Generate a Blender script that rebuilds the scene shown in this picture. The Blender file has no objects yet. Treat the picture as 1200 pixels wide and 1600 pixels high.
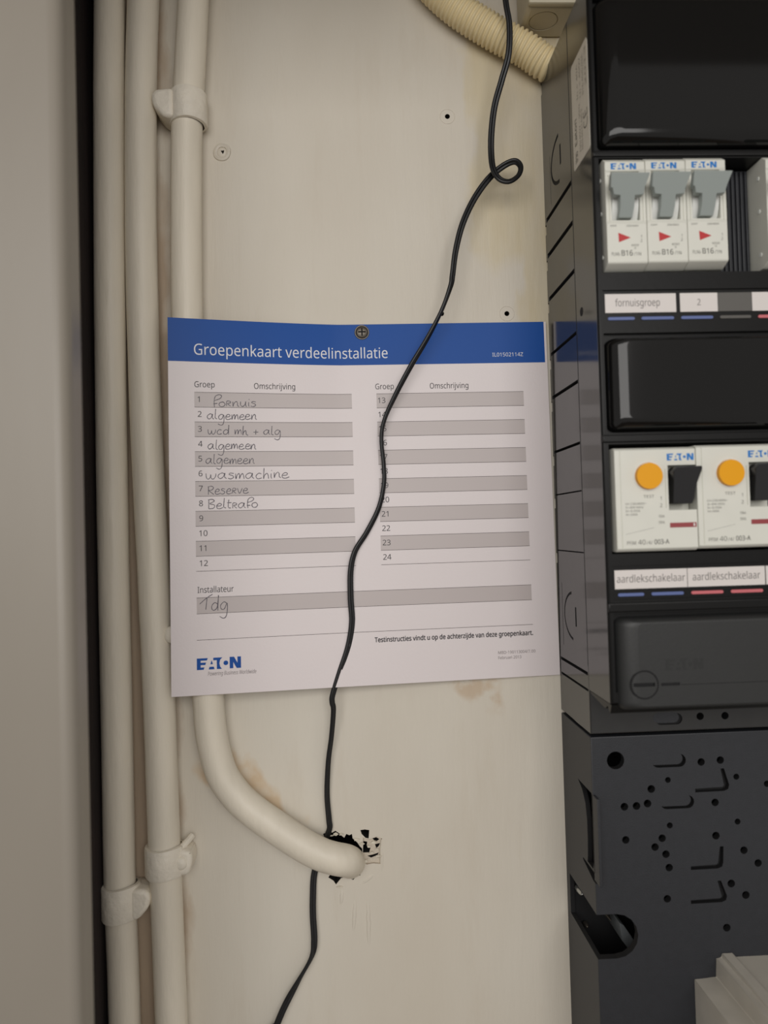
import bpy, bmesh, math, random
from mathutils import Vector, Matrix, noise
from mathutils.geometry import tessellate_polygon
random.seed(7)
SC = bpy.context.scene
COL = SC.collection
PI = math.pi
Z0 = 1500.0                      # camera height in mm; all lengths below are millimetres

# ------------------------------------------------------------------ camera
YAW, PITCH, ROLL = math.radians(2.62), math.radians(1.27), math.radians(1.62)
FPX, CAMD = 1202.0, 402.3        # focal length in pixels of the 1200x1600 frame, distance to the wall
fw = Vector((math.sin(YAW)*math.cos(PITCH), math.cos(YAW)*math.cos(PITCH), math.sin(PITCH)))
r0 = Vector((math.cos(YAW), -math.sin(YAW), 0)); u0 = r0.cross(fw)
rt = r0*math.cos(ROLL) - u0*math.sin(ROLL); up = u0*math.cos(ROLL) + r0*math.sin(ROLL)
cam = bpy.data.cameras.new('camera'); camo = bpy.data.objects.new('camera', cam); COL.objects.link(camo)
camo.matrix_world = Matrix(((rt.x, up.x, -fw.x, 0), (rt.y, up.y, -fw.y, -CAMD*.001), (rt.z, up.z, -fw.z, Z0*.001), (0, 0, 0, 1)))
cam.sensor_fit = 'VERTICAL'; cam.sensor_height = 36; cam.sensor_width = 27; cam.lens = 36*FPX/1600
cam.clip_start = .005; cam.clip_end = 50
cam.dof.use_dof = True; cam.dof.focus_distance = .40; cam.dof.aperture_fstop = 6.0
SC.camera = camo

# ------------------------------------------------------------------ light
w = bpy.data.worlds.new('world'); SC.world = w; w.use_nodes = True
bg = w.node_tree.nodes['Background']; bg.inputs[0].default_value = (1.0, .95, .90, 1); bg.inputs[1].default_value = .40
def area(name, loc, target, sx, sy, energy, col):
    l = bpy.data.lights.new(name, 'AREA'); l.shape = 'RECTANGLE'; l.size = sx; l.size_y = sy; l.energy = energy; l.color = col
    o = bpy.data.objects.new(name, l); COL.objects.link(o); o.location = loc
    o.rotation_euler = (Vector(target)-Vector(loc)).to_track_quat('-Z', 'Y').to_euler()
    return o
area('hall_window_light', (-.08, -1.30, 1.80), (0, 0, 1.5), 1.30, 0.62, 9.6, (1.0, .97, .94))
SC.view_settings.view_transform = 'Standard'; SC.view_settings.look = 'None'
SC.view_settings.exposure = 0; SC.view_settings.gamma = 1; SC.view_settings.use_curve_mapping = False

# ------------------------------------------------------------------ helpers
def P(px, py, d=0.0):
    """world (x, z) in mm of the photo point at distance d mm out from the back wall"""
    v = rt*((px-600)/FPX) - up*((py-800)/FPX) + fw
    t = (CAMD-d)/v.y
    return v.x*t, v.z*t
def lin(c):
    return tuple((x/12.92 if x <= .04045 else ((x+.055)/1.055)**2.4) for x in (k/255 for k in c)) + (1,)
def V(x, d, z, o=(0, 0, 0)):
    return Vector((x-o[0], -(d-o[1]), z-o[2]))*.001
def W(o):
    return Vector((o[0], -o[1], o[2]+Z0))*.001

def mat(name, col, rough=.5, var=0.0, scale=60, bump=0.0, bscale=200, stretch=(1, 1, 1), col2=None, spec=.5, metal=0, coat=0, island=False):
    m = bpy.data.materials.new(name); m.use_nodes = True
    n = m.node_tree.nodes; L = m.node_tree.links; p = n['Principled BSDF']
    p.inputs['Roughness'].default_value = rough; p.inputs['Metallic'].default_value = metal
    p.inputs['Specular IOR Level'].default_value = spec; p.inputs['Coat Weight'].default_value = coat
    c = lin(col); p.inputs['Base Color'].default_value = c
    tc = n.new('ShaderNodeTexCoord'); mp = n.new('ShaderNodeMapping'); mp.inputs['Scale'].default_value = stretch
    L.new(tc.outputs['Object'], mp.inputs[0])
    if var or col2:
        t = n.new('ShaderNodeTexNoise'); t.inputs['Scale'].default_value = scale; t.inputs['Detail'].default_value = 5
        L.new(mp.outputs[0], t.inputs[0])
        r = n.new('ShaderNodeValToRGB'); r.color_ramp.elements[0].position = .35; r.color_ramp.elements[1].position = .68
        c2 = lin(col2) if col2 else tuple(min(1, x*(1-var)) for x in c[:3])+(1,)
        r.color_ramp.elements[0].color = c2; r.color_ramp.elements[1].color = c
        L.new(t.outputs['Fac'], r.inputs[0]); L.new(r.outputs[0], p.inputs['Base Color'])
    if bump:
        t = n.new('ShaderNodeTexNoise'); t.inputs['Scale'].default_value = bscale; t.inputs['Detail'].default_value = 4
        L.new(mp.outputs[0], t.inputs[0])
        b = n.new('ShaderNodeBump'); b.inputs['Strength'].default_value = bump; b.inputs['Distance'].default_value = .001
        L.new(t.outputs['Fac'], b.inputs['Height']); L.new(b.outputs[0], p.inputs['Normal'])
    return m

M = {}
M['pipe'] = mat('pipe_paint', (238, 229, 211), .45, .12, 50, .55, 160, (1, 1, .22))
M['clamp'] = mat('clamp_paint', (240, 232, 216), .5, .10, 90, .6, 300)
M['panel'] = mat('panel_paint', (144, 137, 126), .38, .05, 25, .15, 60, (1, 1, .3))
M['gap_dark'] = mat('gap_shade', (38, 26, 24), .85, .5, 120, .4, 300, (1, 1, .15))  # near-black colour stands in for the deep shade of the left gap
M['flake'] = mat('paint_flake', (224, 216, 198), .6, .15, 400)
M['plaster'] = mat('filler', (222, 210, 192), .75, .14, 200, .8, 500)
M['chip'] = mat('bare_filler', (216, 205, 188), .85, .16, 350, .8, 700)
M['void'] = mat('dark_cavity', (30, 26, 22), .95, .4, 300)  # near-black colour on the cut faces of the wall holes and plug
M['paper'] = mat('card_paper', (230, 221, 221), .4, .015, 20, .05, 900)
M['blue'] = mat('print_blue', (12, 78, 160), .42, spec=.22)
M['white_ink'] = mat('print_white', (226, 226, 230), .4)
M['grey_ink'] = mat('print_grey', (194, 184, 182), .38)
M['line_ink'] = mat('print_rule', (96, 88, 86), .5)
M['black_ink'] = mat('print_black', (52, 48, 52), .5)
M['pale_ink'] = mat('print_pale', (140, 132, 132), .5)
M['pen'] = mat('pen_ink', (72, 66, 78), .45)
M['body'] = mat('anthracite_body', (52, 52, 52), .14, .08, 200, .05, 60)
M['plate'] = mat('anthracite_plate', (41, 43, 48), .5, .1, 300, .10, 1500)
M['cover'] = mat('anthracite_cover', (20, 20, 20), .34, .06, 300, .03, 400, spec=.22)
M['gloss'] = mat('glossy_smoke_cover', (18, 18, 18), .07, spec=.42)
M['hole'] = mat('opening_shade', (16, 16, 18), .8)  # near-black for cut faces: shade inside openings put into the colour
M['mcb'] = mat('breaker_white', (222, 222, 212), .4, .03, 80)
M['drum'] = mat('breaker_drum_white', (232, 234, 230), .35)
M['toggle'] = mat('toggle_grey', (152, 160, 157), .38)
M['blacktog'] = mat('toggle_black', (34, 34, 36), .35)
M['yellow'] = mat('test_button_yellow', (236, 164, 6), .42, spec=.3)
M['red'] = mat('print_red', (190, 42, 46), .45)
M['ind'] = mat('indicator_red', (150, 62, 66), .35)
M['logo'] = mat('logo_blue', (20, 118, 196), .45)
M['txt'] = mat('breaker_print', (110, 108, 102), .6)
M['label'] = mat('label_tape', (222, 216, 212), .45)
M['label_txt'] = mat('label_print', (110, 104, 102), .5)
M['insert'] = mat('blank_insert_grey', (92, 90, 86), .5)
M['bar_blue'] = mat('marker_blue', (92, 108, 160), .45)
M['bar_red'] = mat('marker_red', (204, 108, 114), .45)
M['bar_grey'] = mat('marker_grey', (88, 86, 82), .5)
M['sticker'] = mat('rating_sticker', (206, 200, 188), .4, .04, 60)
M['stick_ink'] = mat('sticker_ink', (120, 112, 100), .5)
M['stick_dark'] = mat('sticker_dark_ink', (78, 72, 64), .5)
M['cable'] = mat('black_cable', (24, 25, 27), .42, .1, 300)
M['conduit'] = mat('cream_conduit', (232, 214, 170), .45, .06, 100)
M['jbox'] = mat('beige_junction_box', (196, 186, 160), .45, .06, 60)
M['screw'] = mat('dull_steel', (112, 106, 98), .42, .25, 500, metal=.8)
M['zinc'] = mat('bright_zinc', (190, 192, 190), .28, metal=.9)
M['slot'] = mat('screw_recess', (22, 20, 19), .8)
M['duct'] = mat('cream_pvc', (200, 194, 182), .45, .08, 90)
M['duct_grey'] = mat('grey_inner_rib', (104, 108, 110), .5)
M['relief_tone'] = mat('relief_tone_satin', (35, 36, 36), .4)
M['satin'] = mat('anthracite_satin', (40, 41, 41), .45, .05, 300, .05, 900)
M['floor'] = mat('floor_boards', (120, 96, 70), .5, .2, 12)

def wall_material():
    m = bpy.data.materials.new('painted_wall_board'); m.use_nodes = True
    n = m.node_tree.nodes; L = m.node_tree.links; p = n['Principled BSDF']; p.inputs['Roughness'].default_value = .5
    tc = n.new('ShaderNodeTexCoord')
    def tex(sc, detail, stretch, rough=.5):
        mp = n.new('ShaderNodeMapping'); mp.inputs['Scale'].default_value = stretch; L.new(tc.outputs['Object'], mp.inputs[0])
        t = n.new('ShaderNodeTexNoise'); t.inputs['Scale'].default_value = sc; t.inputs['Detail'].default_value = detail
        t.inputs['Roughness'].default_value = rough; L.new(mp.outputs[0], t.inputs[0]); return t.outputs['Fac']
    def ramp(src, a, b, ca, cb):
        r = n.new('ShaderNodeValToRGB'); r.color_ramp.elements[0].position = a; r.color_ramp.elements[1].position = b
        r.color_ramp.elements[0].color = ca; r.color_ramp.elements[1].color = cb; L.new(src, r.inputs[0]); return r.outputs[0]
    def mix(f, a, b):
        x = n.new('ShaderNodeMix'); x.data_type = 'RGBA'
        L.new(f, x.inputs[0]); L.new(a, x.inputs[6]); L.new(b, x.inputs[7]); return x.outputs[2]
    def math_(op, a, b):
        x = n.new('ShaderNodeMath'); x.operation = op
        for i, v in enumerate((a, b)):
            if isinstance(v, (int, float)): x.inputs[i].default_value = v
            else: L.new(v, x.inputs[i])
        return x.outputs[0]
    sep = n.new('ShaderNodeSeparateXYZ'); L.new(tc.outputs['Object'], sep.inputs[0])
    X, Z = sep.outputs[0], sep.outputs[2]
    base = ramp(tex(9, 4, (1, 1, .45)), .3, .75, lin((206, 197, 181)), lin((220, 214, 201)))
    fine = tex(60, 6, (1, 1, .18), .65)
    base = mix(ramp(fine, .55, .75, (0, 0, 0, 1), (.5, .5, .5, 1)), base, ramp(fine, 0, 1, lin((198, 186, 168)), lin((208, 199, 182))))
    # old yellowed patch left by former fittings beside the distribution box
    wob = math_('MULTIPLY', math_('SUBTRACT', tex(45, 5, (1, 1, .5)), .5), .035)
    def band(v, a, b, s):
        x = math_('ADD', v, wob)
        lo = math_('DIVIDE', math_('SUBTRACT', x, a), s); hi = math_('DIVIDE', math_('SUBTRACT', b, x), s)
        q = n.new('ShaderNodeMath'); q.operation = 'MINIMUM'; q.use_clamp = True
        L.new(lo, q.inputs[0]); L.new(hi, q.inputs[1]); return q.outputs[0]
    st = math_('MULTIPLY', band(X, .066, .125, .004), band(Z, .135, .275, .010))
    st2 = math_('MULTIPLY', band(X, .094, .125, .003), band(Z, .095, .16, .012))
    st = math_('MULTIPLY', math_('MAXIMUM', st, st2), ramp(tex(70, 5, (1, 1, .3)), .25, .6, (.35, .35, .35, 1), (.9, .9, .9, 1)))
    base = mix(st, base, ramp(fine, .2, .8, lin((204, 189, 156)), lin((214, 203, 174))))
    # brownish mark along the bend of the pipe
    ax, az = P(350, 1160); bx, bz = P(490, 1282); ln = math.hypot(bx-ax, bz-az); ux, uz = (bx-ax)/ln, (bz-az)/ln
    along = math_('ADD', math_('MULTIPLY', math_('SUBTRACT', X, ax*.001), ux), math_('MULTIPLY', math_('SUBTRACT', Z, az*.001), uz))
    across = math_('ADD', math_('MULTIPLY', math_('SUBTRACT', X, ax*.001), -uz), math_('MULTIPLY', math_('SUBTRACT', Z, az*.001), ux))
    mark = math_('MULTIPLY', math_('MULTIPLY', band(along, .0, ln*.001, .008), band(across, -.02, .0015, .004)), ramp(tex(110, 5, (1, 1, 1)), .3, .55, (.25, .25, .25, 1), (.8, .8, .8, 1)))
    base = mix(mark, base, ramp(fine, .2, .8, lin((202, 176, 142)), lin((212, 190, 158))))
    mark2 = math_('MULTIPLY', math_('MULTIPLY', band(X, .048, .085, .006), band(Z, -.096, -.072, .006)), ramp(tex(90, 5, (1, 1, 1)), .45, .62, (0, 0, 0, 1), (.7, .7, .7, 1)))
    base = mix(mark2, base, ramp(fine, .2, .8, lin((186, 160, 130)), lin((200, 178, 150))))
    # the wall strip behind the pipes turns a dull brown
    strip = band(X, -.30, -.087, .008)
    base = mix(math_('MULTIPLY', strip, .75), base, ramp(fine, .2, .8, lin((150, 124, 98)), lin((184, 160, 132))))
    L.new(base, p.inputs['Base Color'])
    b = n.new('ShaderNodeBump'); b.inputs['Strength'].default_value = .9; b.inputs['Distance'].default_value = .0012
    L.new(math_('ADD', math_('MULTIPLY', tex(70, 5, (1, 1, .12), .6), .6), tex(18, 3, (1, 1, .6))), b.inputs['Height'])
    L.new(b.outputs[0], p.inputs['Normal'])
    return m
M['wall'] = wall_material()

def smoothing(me):
    me.polygons.foreach_set('use_smooth', [len(p.vertices) < 5 and max(abs(c) for c in p.normal) < .9998 for p in me.polygons])

def link(name, bm, material, parent=None, o=(0, 0, 0), smooth=True, ang=35):
    bmesh.ops.recalc_face_normals(bm, faces=bm.faces)
    me = bpy.data.meshes.new(name); bm.to_mesh(me); bm.free()
    me.materials.append(material)
    ob = bpy.data.objects.new(name, me); COL.objects.link(ob)
    if smooth:
        me.set_sharp_from_angle(angle=math.radians(ang)); smoothing(me)
    if parent: ob.parent = parent
    else: ob.location = W(o)
    return ob
def thing(name, label, cat, o=(0, 0, 0), group=None):
    e = bpy.data.objects.new(name, None); COL.objects.link(e); e.location = W(o); e.empty_display_size = .01
    return tag(e, label, cat, group)
def tag(e, label, cat, group=None):
    e['label'] = label; e['category'] = cat
    if group: e['group'] = group
    return e
def struct(ob): ob['kind'] = 'structure'; return ob
def NB(): return bmesh.new()
def box(bm, x0, x1, d0, d1, z0, z1, o=(0, 0, 0), bev=0, seg=2, edges=None):
    vs = [bm.verts.new(V(x, d, z, o)) for x in (x0, x1) for d in (d0, d1) for z in (z0, z1)]
    fs = [bm.faces.new([vs[i] for i in q]) for q in ((0, 1, 3, 2), (4, 6, 7, 5), (0, 4, 5, 1), (2, 3, 7, 6), (0, 2, 6, 4), (1, 5, 7, 3))]
    if bev:
        es = list({e for f in fs for e in f.edges})
        bmesh.ops.bevel(bm, geom=es, offset=bev*.001, segments=seg, profile=.5, affect='EDGES')
def prism(bm, poly, a0, a1, axis='d', o=(0, 0, 0), bev=0, seg=2, dfun=None):
    """poly in (x,z) extruded in depth, or axis 'x': poly in (d,z) extruded along x"""
    def mk(p, a):
        if axis == 'd': return V(p[0], a + (dfun(p[1]) if dfun else 0), p[1], o)
        return V(a, p[0], p[1], o)
    A = [bm.verts.new(mk(p, a0)) for p in poly]; B = [bm.verts.new(mk(p, a1)) for p in poly]
    n = len(poly); fs = [bm.faces.new(A), bm.faces.new(B[::-1])]
    for i in range(n): fs.append(bm.faces.new((A[i], B[i], B[(i+1) % n], A[(i+1) % n])))
    if bev:
        es = list({e for f in fs for e in f.edges})
        bmesh.ops.bevel(bm, geom=es, offset=bev*.001, segments=seg, profile=.5, affect='EDGES')
def arc(cx, cz, r, a0, a1, n):
    return [(cx+r*math.cos(math.radians(a0+(a1-a0)*i/n)), cz+r*math.sin(math.radians(a0+(a1-a0)*i/n))) for i in range(n+1)]
def circ(cx, cz, r, n=24): return arc(cx, cz, r, 0, 360*(n-1)/n, n-1)
def slotpoly(x0, x1, z, r):
    return arc(x1-r, z, r, -90, 90, 8)+arc(x0+r, z, r, 90, 270, 8)
def cyl(bm, x, z, r, d0, d1, n=24, o=(0, 0, 0), bev=0): prism(bm, circ(x, z, r, n), d0, d1, o=o, bev=bev)
def dome(bm, x, z, r, d0, h, n=20, o=(0, 0, 0), rings=6, rz=None):
    rz = rz or r; prev = None
    for k in range(rings+1):
        a = PI/2*k/rings; c = math.cos(a); hh = d0+h*math.sin(a)
        if k == rings: top = bm.verts.new(V(x, hh, z, o))
        ring = [bm.verts.new(V(x+r*c*math.cos(2*PI*i/n), hh, z+rz*c*math.sin(2*PI*i/n), o)) for i in range(n)] if k < rings else None
        if prev:
            for i in range(n):
                if ring: bm.faces.new((prev[i], prev[(i+1) % n], ring[(i+1) % n], ring[i]))
                else: bm.faces.new((prev[i], prev[(i+1) % n], top))
        else: bm.faces.new(ring)
        prev = ring
def spline(pts, sub=10):
    """Catmull-Rom through tuples"""
    out = []; n = len(pts)
    for i in range(n-1):
        a, b, c, d = pts[max(0, i-1)], pts[i], pts[i+1], pts[min(n-1, i+2)]
        for k in range(sub):
            t = k/sub
            out.append(tuple(.5*(2*q+(r-p)*t+(2*p-5*q+4*r-s)*t*t+(3*q-p-3*r+s)*t**3) for p, q, r, s in zip(a, b, c, d)))
    out.append(tuple(pts[-1])); return out
def sweep(bm, path, prof, twist=None, o=(0, 0, 0), scale=None, cap=True, lock=False):
    """path (x,d,z); prof list of (a,b): a across the path in the wall plane, b towards the room"""
    pts = [Vector((p[0], -p[1], p[2])) for p in path]; prev = None; ov = Vector((o[0], -o[1], o[2])); n = len(prof)
    nrm = None; first = None
    for i, p in enumerate(pts):
        t = (pts[min(i+1, len(pts)-1)]-pts[max(0, i-1)]).normalized()
        ref = Vector((0, -1, 0)) if nrm is None or lock else nrm
        nn = ref - t*ref.dot(t)
        if nn.length < 1e-3: nn = Vector((1, 0, 0)) - t*t.x
        nrm = nn.normalized(); b = t.cross(nrm)
        tw = twist[i] if twist else 0; s = scale[i] if scale else 1
        e1 = b*math.cos(tw)+nrm*math.sin(tw); e2 = nrm*math.cos(tw)-b*math.sin(tw)
        ring = [bm.verts.new((p+(e1*a+e2*q)*s-ov)*.001) for a, q in prof]
        if prev:
            for k in range(n): bm.faces.new((prev[k], prev[(k+1) % n], ring[(k+1) % n], ring[k]))
        else: first = ring
        prev = ring
    if cap: bm.faces.new(first[::-1]); bm.faces.new(prev)
def ringprof(r, n=20): return [(r*math.cos(2*PI*i/n), r*math.sin(2*PI*i/n)) for i in range(n)]
def cut(ob, cbm, material=None):
    bmesh.ops.remove_doubles(cbm, verts=cbm.verts, dist=1e-7)
    bmesh.ops.recalc_face_normals(cbm, faces=cbm.faces)
    me = bpy.data.meshes.new('cutter'); cbm.to_mesh(me); cbm.free()
    c = bpy.data.objects.new('cutter', me); COL.objects.link(c); c.matrix_world = ob.matrix_world.copy()
    if material:
        for q in (material if isinstance(material, tuple) else (material,)): me.materials.append(q)
    if ob.parent: c.parent = ob.parent
    else: c.location = ob.location
    md = ob.modifiers.new('b', 'BOOLEAN'); md.operation = 'DIFFERENCE'; md.solver = 'EXACT'; md.use_self = True; md.object = c
    if material: md.material_mode = 'TRANSFER'
    bpy.context.view_layer.update(); dg = bpy.context.evaluated_depsgraph_get()
    new = bpy.data.meshes.new_from_object(ob.evaluated_get(dg)); old = ob.data
    ob.modifiers.clear(); ob.data = new; new.name = old.name; bpy.data.meshes.remove(old)
    bpy.data.objects.remove(c); bpy.data.meshes.remove(me)
    new.set_sharp_from_angle(angle=math.radians(30)); smoothing(new)
    return ob
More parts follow.
